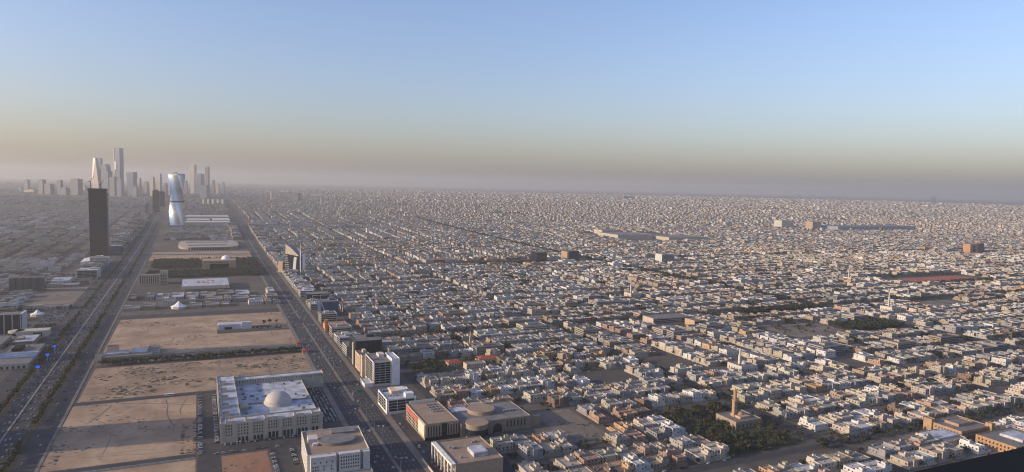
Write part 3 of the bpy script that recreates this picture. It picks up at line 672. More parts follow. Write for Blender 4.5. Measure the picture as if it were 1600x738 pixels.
far_tower('skyline_tower', 'small hazy tower between the thin mast tower and the slim pair', 226, 232, 284, D+900, 'tower_grey')
far_tower('skyline_tower', 'left one of the slim pair behind the dark twin blocks', 235, 242, 277, D, 'tower_pale')
far_tower('skyline_tower', 'right one of the slim pair, with a waisted top', 245, 253, 272, D, 'tower_pale', 'taper')
for i, (p0, p1, tp, dp_) in enumerate([(258, 262, 287, 7600), (263.5, 266, 290, 8000), (289, 293, 283, 8200), (331, 336, 282, 9000), (338, 343, 288, 8800), (347, 351, 285, 9400), (208, 216, 292, 6900), (128, 136, 291, 7400), (30, 36, 293, 8000)]):
    far_tower('skyline_tower', ['small tower just left of the twisted tower top', 'thin tower touching the left edge of the twisted tower', 'pale sliver of a tower just right of the twisted tower', 'hazy tower right of the two tall pale hazy towers', 'low hazy tower, second right of the tall pale pair', 'hazy tower above the far end of the avenue', 'low block at the foot of the widening tower', 'low block left of the pale crystal tower', 'small block at the far left of the skyline'][i], p0, p1, tp, dp_, ['tower_grey', 'tower_pale', 'tower_blue'][i % 3])
far_tower('dark_twin_block', 'left and nearer dark twin block beside the highway', 239, 248.5, 298, 4900, 'tower_dark', turn=0)
far_tower('dark_twin_block', 'right and farther dark twin block beside the highway', 249, 257, 300, 5450, 'tower_dark', turn=0)
far_tower('leaning_slab', 'left leaning pale slab beside the far highway', 219, 225, 319, 4620, 'tower_pale', 'lean', 40)
far_tower('leaning_slab', 'right leaning pale slab beside the far highway', 226.5, 231, 317, 4640, 'tower_grey', 'lean', 40)
far_tower('hazy_tower', 'tall pale tower right of the twisted tower in the haze', 298, 307, 258, 8600, 'tower_pale')
far_tower('hazy_tower', 'second pale slim tower in the haze, farther right', 321, 327.5, 261, 8900, 'tower_grey')
far_tower('hazy_tower', 'broad grey tower between the two pale hazy towers', 304, 319, 272, 8300, 'tower_blue')
far_tower('hazy_tower', 'darker squat tower in front of the pale hazy pair', 313, 327, 290, 6800, 'tower_blue')
for i in range(5): far_tower('apartment_slab', f'pale apartment slab {CARD[i+1]} of the row near the far avenue, counted from left'.replace('one of', 'first in').replace('two of', 'second in').replace('three of', 'third in').replace('four of', 'fourth in').replace('five of', 'fifth in'), 316+i*7.5, 320+i*7.5, 312, 5800, 'tower_pale', group='apartment slabs near the far avenue')
far_tower('grey_block', 'thin pale tower standing alone beyond the far houses', 422, 425, 300, 6900, 'tower_pale', group='lone far blocks')
far_tower('grey_block', 'wide grey block standing alone beyond the far houses', 455, 470, 302, 6900, 'tower_grey', group='lone far blocks')
far_tower('grey_block', 'hazy grey block near the horizon right of centre', 970, 990, 307, 13000, 'tower_grey', dd=150, group='lone far blocks')
for i in range(3): far_tower('chimney', f'{["left","middle","right"][i]} one of three far chimneys on the right horizon', 1455.6+i*3.2, 1456.9+i*3.2, 308, 14500, 'tower_grey', group='far chimneys')
# mid-distance blocks right of the avenue
def block_at(name, label, x0, x1, y0, y1, h, col, m=None, win=True, bands=0, cat='building'):
    z = Tf(y0)
    t = thing(name, label, cat, (x0, y0, z))
    MB().pbox(0, x1-x0, 0, y1-y0, -1, h, 0.6, 1).build('wall', ['paint' if m is None else m, 'grey_roof'], t, color=col)
    for k in range(bands):
        zz = 4+k*(h-5)/bands
        MB().box(2, x1-x0-2, -0.5, 0, zz, zz+(h-5)/bands*0.6, bottom=True).build('window_band', 'window_glass', t)
    return t
block_at('dark_glass_block', 'left dark glass block beyond the long tree belt', 1216, 1262, 2440, 2490, 38, (0.1, 0.1, 0.12), 'dark_glass')
t = block_at('dark_glass_block', 'right dark glass block with tan side beyond the tree belt', 1362, 1408, 2440, 2490, 40, (0.1, 0.1, 0.12), 'dark_glass')
MB().box(-8, -0.1, 0, 50, 0, 38).build('side_wall', 'paint', t, color=(0.36, 0.25, 0.17))
block_at('white_banded_tower', 'white mid-rise with dark window bands right of centre', 1690, 1752, 2265, 2310, 38, (0.5, 0.49, 0.46), bands=7)
t = block_at('red_front_shop', 'low grey shop with a bright red front panel', 770, 890, 2470, 2520, 15, (0.34, 0.31, 0.29))
MB().box(30, 74, -0.8, 0, 3, 15.5, bottom=True).build('red_panel', 'red_paint', t)
for i, (x0, x1, y0, y1, h) in enumerate([(2180, 2420, 3340, 3560, 26), (2440, 2720, 3210, 3420, 20), (2260, 2400, 3640, 3740, 28)]):
    block_at('big_shed', ['large sunlit shed, left of the pair in the middle distance', 'large sunlit shed, right of the pair in the middle distance', 'smaller shed behind the pair of large sheds'][i], x0, x1, y0, y1, h, (0.42, 0.37, 0.31))
block_at('white_slab', 'white slab building right of the far hall', 4080, 4200, 3980, 4060, 60, (0.46, 0.43, 0.38))
block_at('white_slab', 'paired tan tower blocks near the far blue hall', 4240, 4330, 3830, 3900, 62, (0.36, 0.27, 0.2))
block_at('blue_hall', 'very wide low blue-grey hall in the right distance', 4380, 5250, 3720, 3900, 34, (0.24, 0.27, 0.34))
t = block_at('arch_tower', 'orange tower block with a square opening on the far right', 3625, 3690, 2262, 2300, 52, (0.38, 0.22, 0.125))
MB().box(22, 42, -0.8, 0, 12, 26, bottom=True).build('opening', 'dark_metal', t); MB().box(26, 38, -0.8, 0, 32, 42, bottom=True).build('opening', 'dark_metal', t)
block_at('dark_block', 'dark block behind the orange arch tower', 3735, 3800, 2300, 2360, 48, (0.12, 0.12, 0.13), 'dark_glass')
block_at('long_white_school', 'long pink-white school block with flat roof', 905, 1010, 1235, 1275, 16, (0.44, 0.36, 0.315), bands=3)
block_at('yellow_villa_block', 'yellow-tan block beside the school', 985, 1012, 1195, 1228, 14, (0.42, 0.31, 0.19), bands=2)
# orange school compound bottom right
sheet('school_yard', [(790, 940, 455, 575)], 'pavement', 0.05)
t = thing('school_block', 'tan school quadrangle with corner towers near the lower right edge', 'school', (848, 524, 0))
C = (0.34, 0.225, 0.14)
MB().pbox(0, 58, 0, 44, 0, 12, 0.5, 1).build('wall', ['paint', 'grey_roof'], t, color=C)
MB().pbox(-3, 4, 36, 47, 0, 16, 0.4, 0.8).build('corner_tower', ['paint', 'grey_roof'], t, color=C); MB().pbox(54, 61, -3, 5, 0, 16, 0.4, 0.8).build('corner_tower', ['paint', 'grey_roof'], t, color=C)
MB().pbox(16, 44, 14, 32, 10.9, 14.5, 0.4, 0.8).build('roof_room', ['paint', 'grey_roof'], t, color=C)
windows(t, 'W', 3, 34, 8, 0, (2.5, 7), 1.6, 2); windows(t, 'S', 3, 52, 12, 0, (2.5, 7), 1.6, 2)
t = thing('school_block', 'school hall with pale blue-white roof left of the tan quadrangle', 'school', (798, 514, 0))
MB().pbox(0, 44, 0, 34, 0, 9, 0.5, 0.7).build('wall', ['paint', 'grey_roof'], t, color=(0.5, 0.42, 0.33))
MB().box(0.8, 43, 8, 30, 8.4, 10).build('roof_sheet', 'white_roof', t)
windows(t, 'W', 2, 32, 7, 0, (2, 5.5), 1.6, 1.8); windows(t, 'S', 2, 42, 9, 0, (2, 5.5), 1.6, 1.8)
t = thing('school_block', 'orange-tan school block with white roof box at the right edge', 'school', (856, 466, 0))
MB().pbox(0, 72, 0, 46, 0, 12, 0.5, 1).build('wall', ['paint', 'grey_roof'], t, color=(0.36, 0.22, 0.125))
MB().box(26, 54, 8, 34, 10.9, 14).build('roof_box', 'white_roof', t)
windows(t, 'W', 2, 44, 10, 0, (2.5, 7), 1.8, 2.2); windows(t, 'S', 2, 70, 14, 0, (2.5, 7), 1.8, 2.2)
# mosques
def mosque(x, y, w_, d_, h, mh, label, col, mcol, dome=True, hero=False):
    t = thing('mosque', label, 'mosque', (x, y, Tf(y)))
    MB().pbox(0, w_, 0, d_, 0, h, 0.4, 0.9).build('prayer_hall', ['paint', 'grey_roof'], t, color=col)
    if dome: MB().cyl(w_*0.55, d_*0.5, h-1, h+1.4, w_*0.13, n=14).dome(w_*0.55, d_*0.5, h+1.4, w_*0.12, w_*0.11, 14, 5).build('dome', 'paint', t, color=mcol, smooth=True)
    r = 2.3 if hero else 1.8
    mx_, my_ = w_*0.36, d_*0.55
    MB().box(mx_-r, mx_+r, my_-r, my_+r, 0, mh*0.62).cyl(mx_, my_, mh*0.62, mh*0.66, r*1.7, n=12).cyl(mx_, my_, mh*0.66, mh*0.86, r*0.85, n=10).cyl(mx_, my_, mh*0.86, mh*0.88, r*1.25, n=10).cyl(mx_, my_, mh*0.88, mh, r*0.7, 0.1, n=8).build('minaret', 'paint', t, color=mcol)
    windows(t, 'S', 2, w_-2, 6, 0, (2,), 1.6, 4, arch=True); windows(t, 'W', 2, d_-2, 5, 0, (2,), 1.6, 4, arch=True)
    return t
t = mosque(612, 655, 42, 37, 10, 48, 'brick mosque with tall brown minaret beside the wooded park', (0.29, 0.23, 0.17), (0.34, 0.225, 0.145), hero=True)
MB().box(14, 30, 8, 26, 9.1, 12).build('roof_room', 'paint', t, color=(0.45, 0.3, 0.2))
mosque(812, 862, 34, 34, 11, 38, 'white mosque with slim white minaret north of the wooded park', (0.46, 0.43, 0.385), (0.5, 0.48, 0.44))
mosque(446, 1165, 26, 26, 9, 30, 'small tan mosque with brown square minaret north of the walled estate', (0.5, 0.4, 0.3), (0.42, 0.28, 0.18))
mosque(1610, 1190, 34, 34, 11, 52, 'mosque with slim grey minaret beside the dark office row on the right', (0.55, 0.5, 0.43), (0.42, 0.41, 0.39))
mosque(2030, 1660, 34, 34, 11, 55, 'far mosque with pale minaret left of the red sports ground', (0.55, 0.5, 0.43), (0.46, 0.43, 0.39))
mosque(1080, 1580, 34, 34, 11, 46, 'mosque with tan minaret in the middle of the houses', (0.52, 0.45, 0.37), (0.55, 0.45, 0.36))
mosque(990, 2560, 34, 34, 11, 50, 'distant mosque with pale minaret beyond the long tree belt', (0.55, 0.5, 0.43), (0.46, 0.43, 0.39))
mosque(-620, 2600, 34, 34, 11, 55, 'mosque with white minaret among the houses left of the black tower', (0.55, 0.5, 0.43), (0.7, 0.68, 0.64))

# flyover across the highway
t = thing('flyover_bridge', 'concrete flyover crossing the highway in the distance', 'bridge', (0, 3740, Tf(3740)))
MB().box(-420, -90, 0, 18, 8, 10, bottom=True).build('deck', 'concrete', t)
for x in (-330, -272, -248, -222, -196, -150): MB().box(x, x+2, 3, 15, -1, 8).build('pier', 'concrete', t)
for y in (-0.4, 18): MB().box(-420, -90, y, y+0.4, 10, 11.1).build('parapet', 'concrete', t)

# observation tower the picture is taken from: its sill shows in the lower right corner
t = thing('observation_tower', 'dark window sill of the viewing tower in the lower right corner', 'tower', (0, 0, 0))
MB().box(-14, 14, -30, 0.55, -1, 298.6).build('shaft', 'dark_metal', t)
MB().box(-6, 9, 0.25, 0.805, 298.7, 299.5, bottom=True).build('window_sill', 'dark_metal', t)

# ------------------------------------------------------------------ houses
PAL = [((0.42, 0.375, 0.315), 'cream', 6), ((0.52, 0.505, 0.48), 'white', 4.5), ((0.31, 0.25, 0.19), 'tan', 3), ((0.33, 0.225, 0.17), 'salmon', 1.3),
       ((0.29, 0.28, 0.27), 'grey', 4), ((0.37, 0.325, 0.265), 'beige', 5), ((0.17, 0.125, 0.095), 'brown', 0.7), ((0.40, 0.27, 0.16), 'ochre', 0.9)]
PW = np.array([p[2] for p in PAL]); PW = PW/PW.sum(); PC = np.array([p[0] for p in PAL])
# keep-clear rectangles (landmarks, parks, open lots)
CLEAR = [(200, 296, 560, 1250), (275, 400, 735, 830), (540, 668, 585, 745), (800, 838, 516, 544), (854, 902, 530, 562), (862, 922, 472, 506), (800, 856, 850, 905), (398, 446, 690, 800),
         (296, 455, 1035, 1100), (440, 478, 1155, 1200), (900, 1020, 1190, 1282), (1110, 1290, 1040, 1150), (1300, 1462, 1045, 1105), (1215, 1470, 1272, 1316), (1600, 1660, 1180, 1230), (2020, 2070, 1650, 1700),
         (1075, 1120, 1575, 1620), (770, 1500, 2380, 2520), (985, 1030, 2555, 2600), (1685, 1760, 2260, 2315), (2170, 2740, 3190, 3760),
         (4060, 5270, 3700, 4080), (3600, 3820, 2250, 2370), (2180, 2640, 1500, 1720), (-640, -560, 2580, 2650), (-376, -262, 1100, 2420), (-452, -356, 2100, 2160),
         (-380, -262, 2420, 3060), (1800, 1960, 1200, 1296), (640, 760, 1380, 1420)]
CLEAR += [(690, 735, 930, 990), (1010, 1060, 800, 850), (560, 620, 900, 950), (1180, 1260, 760, 800)]
def clear_of(x, y, m=10):
    for a, b_, c, d in CLEAR:
        if a-m < x < b_+m and c-m < y < d+m: return False
    return True
XM = [296, 690, 1115, 1480, 1900, 2350, 2900, 3500, 4200, 5000, 5900]          # north-south roads
YM = [380, 575, 880, 1300, 1700, 2060, 2440, 2950, 3500, 4100, 4800, 5600]     # east-west roads
XMW = [-5600, -4800, -4000, -3300, -2700, -2150, -1650, -1200, -800, -440, -266]
lots = []          # x, y, lw, ld, facing(0..3), block key, row, idx
GAPY = {1300: 22, 2440: 30}; GAPX = {1480: 22}
def fill_cell(x0, x1, y0, y1, key):
    r_ = random.Random(hash(key) & 0xffff)
    along_x = r_.random() < 0.8
    L0, L1, D0, D1 = (x0, x1, y0, y1) if along_x else (y0, y1, x0, x1)
    lw, ld, st = r_.uniform(20, 26), r_.uniform(24, 29), r_.uniform(13, 18)
    nd = max(1, int((D1-D0+st)//(2*ld+st))); dstep = (D1-D0+st)/nd
    nl = max(1, round((L1-L0)/r_.uniform(130, 210))); lstep = (L1-L0+st)/nl
    for i in range(nd):
        for j in range(nl):
            n = int((lstep-st)//lw); lww = (lstep-st)/max(n, 1)
            for row in range(2):
                for k in range(n):
                    a = L0+j*lstep+(k+0.5)*lww; d = D0+i*dstep+(row+0.5)*ld
                    f = (0 if row == 0 else 2) if along_x else (3 if row == 0 else 1)
                    x, y = (a, d) if along_x else (d, a)
                    lots.append((x, y, lww, ld, f, (key, i, j), row, k, along_x))
for yi in range(len(YM)-1):
    wd = 15 if yi != 2 else 12
    for xi in range(len(XM)-1):
        fill_cell(XM[xi]+(GAPX.get(XM[xi], 12) if xi else 4), XM[xi+1]-GAPX.get(XM[xi+1], 12), YM[yi]+GAPY.get(YM[yi], 9), YM[yi+1]-GAPY.get(YM[yi+1], 9), (xi, yi))
    for xi in range(len(XMW)-1):
        if YM[yi] > 900: fill_cell(XMW[xi]+12, XMW[xi+1]-12, YM[yi]+13, YM[yi+1]-13, (xi+100, yi))
    for (mx0, mx1) in ((-150, 178),):
        if YM[yi] >= 3500 and YM[yi] < 5600: fill_cell(mx0, mx1, max(YM[yi], 3560)+10, YM[yi+1]-10, (200, yi))
CLEAR += [(-85, 185, 4400, 5030), (-170, -60, 4190, 4330)]
la = np.array([(l[0], l[1]) for l in lots])
vis, dep, lpx, lpy = in_view(la[:, 0], la[:, 1], 110)
ok = vis & np.array([clear_of(*p) for p in la])
lots = [(l, dep[i], lpx[i], lpy[i]) for i, l in enumerate(lots) if ok[i]]
lots.sort(key=lambda q: q[1])
# villa variants ---------------------------------------------------------
def villa_parts(seed):
    r_ = random.Random(seed)
    w_, d_ = r_.uniform(16, 18.4), r_.uniform(18, 21.5)
    h = r_.choice([7.6, 8.0, 8.4, 8.8, 11.2])
    P = {}
    kind = r_.choice(['plain', 'wing', 'notch', 'bay'])
    W = MB()
    x0, x1, y0, y1 = -w_/2, w_/2, -d_/2, d_/2
    if kind == 'plain': W.pbox(x0, x1, y0, y1, 0, h); mains = [(x0, x1, y0, y1, h)]
    elif kind == 'wing':
        c = x0+w_*r_.uniform(0.5, 0.65); W.pbox(x0, c, y0, y1, 0, h); W.pbox(c+0.03, x1, y0+2, y1-1.5, 0, h-3.4); mains = [(x0, c, y0, y1, h), (c, x1, y0+2, y1-1.5, h-3.4)]
    elif kind == 'notch':
        c = y0+d_*r_.uniform(0.3, 0.45); W.pbox(x0, x1, c, y1, 0, h); W.pbox(x0+w_*0.35, x1, y0, c-0.03, 0, h-0.6); W.pbox(x0, x0+w_*0.35-0.03, y0+2, c-0.03, 0, 4.2); mains = [(x0, x1, c, y1, h), (x0+w_*0.35, x1, y0, c, h-0.6)]
    else:
        W.pbox(x0, x1, y0, y1, 0, h); bw = w_*0.3; W.pbox(-bw/2, bw/2, y0-1.6, y0-0.02, 0, h+0.9); mains = [(x0, x1, y0, y1, h)]
    P['wall'] = W
    a = mains[0]; aw, ad = (a[1]-a[0])*r_.uniform(0.35, 0.6), (a[3]-a[2])*r_.uniform(0.3, 0.5)
    ax, ay = (a[0]+0.4 if r_.random() < 0.5 else a[1]-0.4-aw), (a[2]+0.5 if r_.random() < 0.3 else a[3]-0.5-ad)
    hh = r_.uniform(2.4, 3.1)
    P['roof_room'] = MB().pbox(ax, ax+aw, ay, ay+ad, a[4]-1.05, a[4]+hh-0.6, 0.25, 0.5)
    if r_.random() < 0.5: P['roof_room'].pbox(ax+aw*0.2, ax+aw*0.6, ay+ad*0.2, ay+ad*0.7, a[4]+hh-1.15, a[4]+hh+1.6, 0.2, 0.3)
    tx, ty = (a[0]+a[1])*0.5, a[2]+1.8
    nt = r_.choice([1, 1, 2])
    P['water_tank'] = MB()
    for k in range(nt): P['water_tank'].cyl(ax+1.2+k*2.1, ay+1.2, a[4]+hh-1.1, a[4]+hh+0.7, 0.85, n=8)
    U_ = MB()
    for k in range(r_.randint(2, 6)):
        ux, uy = r_.uniform(a[0]+1, a[1]-2), r_.uniform(a[2]+1, a[3]-2); U_.box(ux, ux+r_.uniform(0.8, 1.8), uy, uy+r_.uniform(0.7, 1.2), a[4]-1.1, a[4]-1.1+r_.uniform(0.7, 1.3))
    if r_.random() < 0.5: U_.box(a[0]+0.5, a[1]-0.5, (a[2]+a[3])/2, (a[2]+a[3])/2+0.2, a[4]-1.1, a[4]+0.4)
    P['roof_clutter'] = U_
    G = MB()
    for (bx0, bx1, by0, by1, bh) in mains:
        nf = max(1, int(bh/3.6))
        for f in range(nf):
            z = 1.0+f*3.5; wh = 1.7
            for c0, c1, fixed, s_ in ((bx0, bx1, by0, 'S'), (bx0, bx1, by1, 'N'), (by0, by1, bx0, 'W'), (by0, by1, bx1, 'E')):
                n = max(2, int((c1-c0)/3.6))
                for i in range(n):
                    if r_.random() < 0.2: continue
                    m_ = c0+(c1-c0)*(i+0.5)/n; hw = r_.choice([0.55, 0.7, 1.0])
                    if s_ == 'S': G.box(m_-hw, m_+hw, fixed-0.07, fixed, z, z+wh, bottom=True)
                    elif s_ == 'N': G.box(m_-hw, m_+hw, fixed, fixed+0.07, z, z+wh, bottom=True)
                    elif s_ == 'W': G.box(fixed-0.07, fixed, m_-hw, m_+hw, z, z+wh, bottom=True)
                    else: G.box(fixed, fixed+0.07, m_-hw, m_+hw, z, z+wh, bottom=True)
    P['glazing'] = G
    B = MB(); X, Y, t_ = 9.6, 11.6, 0.25
    bh = r_.uniform(2.6, 3.6)
    B.box(-X, X, -Y, -Y+t_, 0, bh).box(-X, X, Y-t_, Y, 0, bh).box(-X, -X+t_, -Y+t_, Y-t_, 0, bh).box(X-t_, X, -Y+t_, Y-t_, 0, bh)
    if r_.random() < 0.5: B.box(-X+t_, -X+6, -Y+t_, -Y+7, 2.4, 2.6, bottom=True)
    P['boundary_wall'] = B
    feat = 'two roof tanks' if nt == 2 else 'one roof tank'
    return P, {'wing': 'stepped wing', 'notch': 'notched front', 'bay': 'front bay', 'plain': feat}[kind], h
NV = 22
VAR = []
for s_ in range(NV):
    P, feat, h = villa_parts(100+s_)
    ms = {k: P[k].mesh(k, {'wall': ['paint', 'paint'], 'roof_room': ['paint', 'grey_roof'], 'water_tank': ['tank_plastic'], 'roof_clutter': ['concrete'],
          'glazing': ['window_glass'], 'boundary_wall': ['paint']}[k]) for k in P}
    # roof of the walls mesh gets a screed material
    ms['wall'].materials.clear(); ms['wall'].materials.append(MATS['paint']); ms['wall'].materials.append(MATS['grey_roof'] if s_ % 3 == 0 else (MATS['white_roof'] if s_ % 3 == 1 else MATS['concrete']))
    VAR.append((ms, feat, h))
LM = [('brick mosque', 633, 673), ('drum museum', 325, 780), ('white mosque', 829, 879), ('tan schools', 876, 540), ('walled estate', 375, 1065)]
hero = [q for q in lots if q[2] > -20 and q[2] < 1620 and q[3] < 760 and q[0][0] > 250][:340]
hero_ids = set()
labels_used = set()
rv = random.Random(5)
nh = 0
blk = {}
for q in hero: blk.setdefault(q[0][5], []).append(q)
def side_words(dx, dy):
    bx, by = round(dx/80), round(dy/62)
    s_ = []
    if bx: s_.append(f"{CARD[min(abs(bx),15)]} {'east' if bx > 0 else 'west'}")
    if by: s_.append(f"{CARD[min(abs(by),15)]} {'north' if by > 0 else 'south'}")
    return ' '.join(s_) if s_ else 'close'
HERO_XY = []; WMAX = 16
block_slab = MB()
TREE_SPOTS = []
for key, qs in blk.items():
    cx = sum(q[0][0] for q in qs)/len(qs); cy_ = sum(q[0][1] for q in qs)/len(qs)
    lm = min(LM, key=lambda L: (L[1]-cx)**2+(L[2]-cy_)**2)
    sw = side_words(cx-lm[1], cy_-lm[2])
    for row in (0, 1):
        rq = sorted([q for q in qs if q[0][6] == row], key=lambda q: q[0][7])
        for i, q in enumerate(rq):
            x, y, lw, ld, f, _, _, k, along = q[0]
            if nh >= 300: continue
            r0_ = rv.random()
            hero_ids.add((x, y))
            if r0_ < 0.07:
                TREE_SPOTS += [(x+rv.uniform(-6, 6), y+rv.uniform(-6, 6), rv.uniform(5, 8)) for _ in range(3)]
                continue                                     # a garden or an empty lot
            nh += 1
            vi = rv.randrange(NV); ms, feat, hh = VAR[vi]
            pi = int(rv.choices(range(len(PAL)), [p[2] for p in PAL])[0]); base, cname, _ = PAL[pi]
            jit = rv.uniform(0.88, 1.1); c = tuple(min(0.75, v*jit*rv.uniform(0.97, 1.03)) for v in base)
            rowname = (('south', 'north') if along else ('west', 'east'))[row]
            lab = f"{cname} villa, {feat}, {ordw(i+1)} in {rowname} row, {sw} of {lm[0]}" if sw != 'close' else f"{cname} villa, {feat}, {ordw(i+1)} in {rowname} row, next to {lm[0]}"
            if lab in labels_used: lab = lab.replace(' villa', ' house', 1)
            if lab in labels_used: lab = lab.replace(' house', ' home', 1)
            labels_used.add(lab)
            t = thing('villa', lab, 'house', (x, y, 0.15), f*math.pi/2, 'villas in the residential blocks')
            t.scale = (lw/20.0, ld/24.0, 1)
            made = {}
            for pn, me in ms.items():
                if pn == 'boundary_wall': cc = tuple(v*0.9 for v in c)
                else: cc = c
                o = made[pn] = place(me, pn, made.get({'glazing': 'wall', 'roof_clutter': 'wall', 'water_tank': 'roof_room'}.get(pn), t), color=cc)
                if pn in ('glazing', 'roof_clutter'): o['kind'] = 'stuff'
            for _ in range(rv.choice([0, 0, 1, 1, 2])): TREE_SPOTS.append((x+rv.choice([-1, 1])*lw*0.46, y+rv.choice([-1, 1])*ld*0.47, rv.uniform(5, 9)))
            HERO_XY.append((x, y))

# the rest of the city: one mass of real boxes -----------------------------
BX, BCW, BCR, BKIND = [], [], [], []       # plain boxes
def noise2(x, y, s_):
    v = np.sin(x/s_*1.7+y/s_*0.6)+np.sin(x/s_*0.5-y/s_*1.9+1.3)+np.sin((x+y)/s_*1.1+2.1)*0.7
    return v/2.7
PBX, PCW, PCR = [], [], []                 # boxes with parapet
GBX = []                                   # window boxes
MASS_TREES = []
r_ = random.Random(21)
rest = [q for q in lots if (q[0][0], q[0][1]) not in hero_ids]
for (x, y, lw, ld, f, key, row, k, along), dp, px_, py_ in rest:
    if dp > 5200: continue
    if r_.random() < (0.07 if dp < 3000 else 0.05):
        if dp < 3500 and r_.random() < 0.6:
            MASS_TREES += [(x+r_.uniform(-10, 10), y+r_.uniform(-11, 11), r_.uniform(7, 12)) for _ in range(9)]
        continue
    z = Tf(y)
    hood = random.Random(hash(key)).random()
    pi = r_.choices(range(len(PAL)), [p[2]*(2.5 if (hood < 0.22 and p[1] in ('salmon', 'tan', 'ochre')) else (2.2 if hood > 0.75 and p[1] in ('white',) else 1)) for p in PAL])[0]
    rowr = random.Random(hash((key, row)))
    if -900 < x < -440 and 2900 < y < 3450: pi = r_.choice([3, 7, 3, 2])
    elif r_.random() < 0.5: pi = rowr.choices(range(len(PAL)), [p[2] for p in PAL])[0]
    j = r_.uniform(0.82, 1.06)*rowr.uniform(0.86, 1.04)*(0.92+0.24*hood); cw = [min(0.75, v*j) for v in PAL[pi][0]]
    rc = r_.choice([(0.24, 0.235, 0.23), (0.17, 0.16, 0.15), (0.34, 0.34, 0.345), (0.13, 0.125, 0.12), (0.20, 0.185, 0.165), (0.15, 0.145, 0.14)])
    w_, d_ = (lw, ld) if f in (0, 2) else (ld, lw)
    if r_.random() < 0.035:                                  # now and then a larger block: school, flats, shops
        h = r_.uniform(10, 17); a, c = r_.uniform(16, 30), r_.uniform(12, 19)
        PBX.append((x-a, x+a, y-c, y+c, z-0.5, z+h)); PCW.append(cw); PCR.append(rc)
        BX.append((x-a*0.4, x+a*0.2, y-c*0.3, y+c*0.5, z+h-1, z+h+2.6)); BCW.append(cw); BCR.append(rc)
        if dp < 2200:
            for fl in range(int(h/3.6)):
                GBX.append((x-a+1.5, x+a-1.5, y-c-0.1, y-c+0.02, z+1.4+fl*3.5, z+2.9+fl*3.5)); GBX.append((x-a-0.1, x-a+0.02, y-c+1.5, y+c-1.5, z+1.4+fl*3.5, z+2.9+fl*3.5))
        continue
    w2, d2 = w_*(0.498 if rowr.random() < 0.5 else r_.uniform(0.42, 0.49)), d_*r_.uniform(0.38, 0.465)
    ox, oy = 0, r_.uniform(-0.02, 0.02)*d_
    h = rowr.choice([7.6, 8.2, 8.8, 10.5])+r_.uniform(-0.4, 0.6)+(3.2 if r_.random() < 0.06 else 0)
    bx = (x+ox-w2, x+ox+w2, y+oy-d2, y+oy+d2, z-0.5, z+h)
    s_ = r_.random()
    if s_ < 0.28:                                           # an L-shaped house of two volumes
        c = bx[0]+(bx[1]-bx[0])*r_.uniform(0.45, 0.65)
        vols = [(bx[0], c, bx[2], bx[3], bx[4], bx[5]), (c+0.05, bx[1], bx[2]+r_.uniform(0, 5), bx[3]-r_.uniform(0, 4), bx[4], bx[5]-r_.choice([0.8, 3.4, 3.4]))]
    else: vols = [bx]
    for v in vols:
        if dp < 3600: PBX.append(v); PCW.append(cw); PCR.append(rc)
        else: BX.append(v); BCW.append(cw); BCR.append(rc)
    v = vols[0]; aw, ad = (v[1]-v[0])*r_.uniform(0.35, 0.6), (v[3]-v[2])*r_.uniform(0.3, 0.5)
    ax, ay = r_.choice([v[0]+0.6, v[1]-0.6-aw]), r_.choice([v[2]+0.6, v[3]-0.6-ad, v[3]-0.6-ad])
    if r_.random() < 0.7: BX.append((ax, ax+aw, ay, ay+ad, v[5]-1.2, v[5]+r_.uniform(1.0, 2.4))); BCW.append(cw); BCR.append(rc)
    if dp < 2600:
        for _ in range(2):
            a, c = r_.uniform(v[0]+1, v[1]-2.5), r_.uniform(v[2]+1, v[3]-2.5)
            BX.append((a, a+r_.uniform(1, 2.2), c, c+r_.uniform(1, 2), v[5]-1.2, v[5]+r_.uniform(-0.2, 1.0))); BCW.append((0.6, 0.6, 0.6) if r_.random() < 0.6 else rc); BCR.append((0.62, 0.62, 0.6))
        g = 0.30; W2, D2 = w_*0.485, d_*0.485; bw = [c*0.92 for c in cw]; zz = z+r_.uniform(2.4, 3.4)
        for q in ((x-W2, x+W2, y-D2, y-D2+g), (x-W2, x-W2+g, y-D2+g, y+D2)):
            BX.append((*q, z-0.5, zz)); BCW.append(bw); BCR.append(bw)
    if dp < 2000:
        for v in vols:
            nf = max(1, int((v[5]-v[4])/3.8))
            for fl in range(nf):
                zz = v[4]+1.6+fl*3.5
                n = max(2, int((v[1]-v[0])/4.2))
                for i in range(n):
                    if r_.random() < 0.25: continue
                    m_ = v[0]+(v[1]-v[0])*(i+0.5)/n; hw = r_.choice([0.6, 0.8, 1.1]); GBX.append((m_-hw, m_+hw, v[2]-0.08, v[2]+0.02, zz, zz+1.7))
                n = max(2, int((v[3]-v[2])/4.6))
                for i in range(n):
                    if r_.random() < 0.3: continue
                    m_ = v[2]+(v[3]-v[2])*(i+0.5)/n; hw = r_.choice([0.6, 0.8, 1.1])
                    GBX.append((v[0]-0.08, v[0]+0.02, m_-hw, m_+hw, zz, zz+1.7))
    if r_.random() < 0.45 and dp < 4600: MASS_TREES.append((x+r_.choice([-1, 1])*w_*0.46, y+r_.choice([-1, 1])*d_*0.46, r_.uniform(6, 11)))
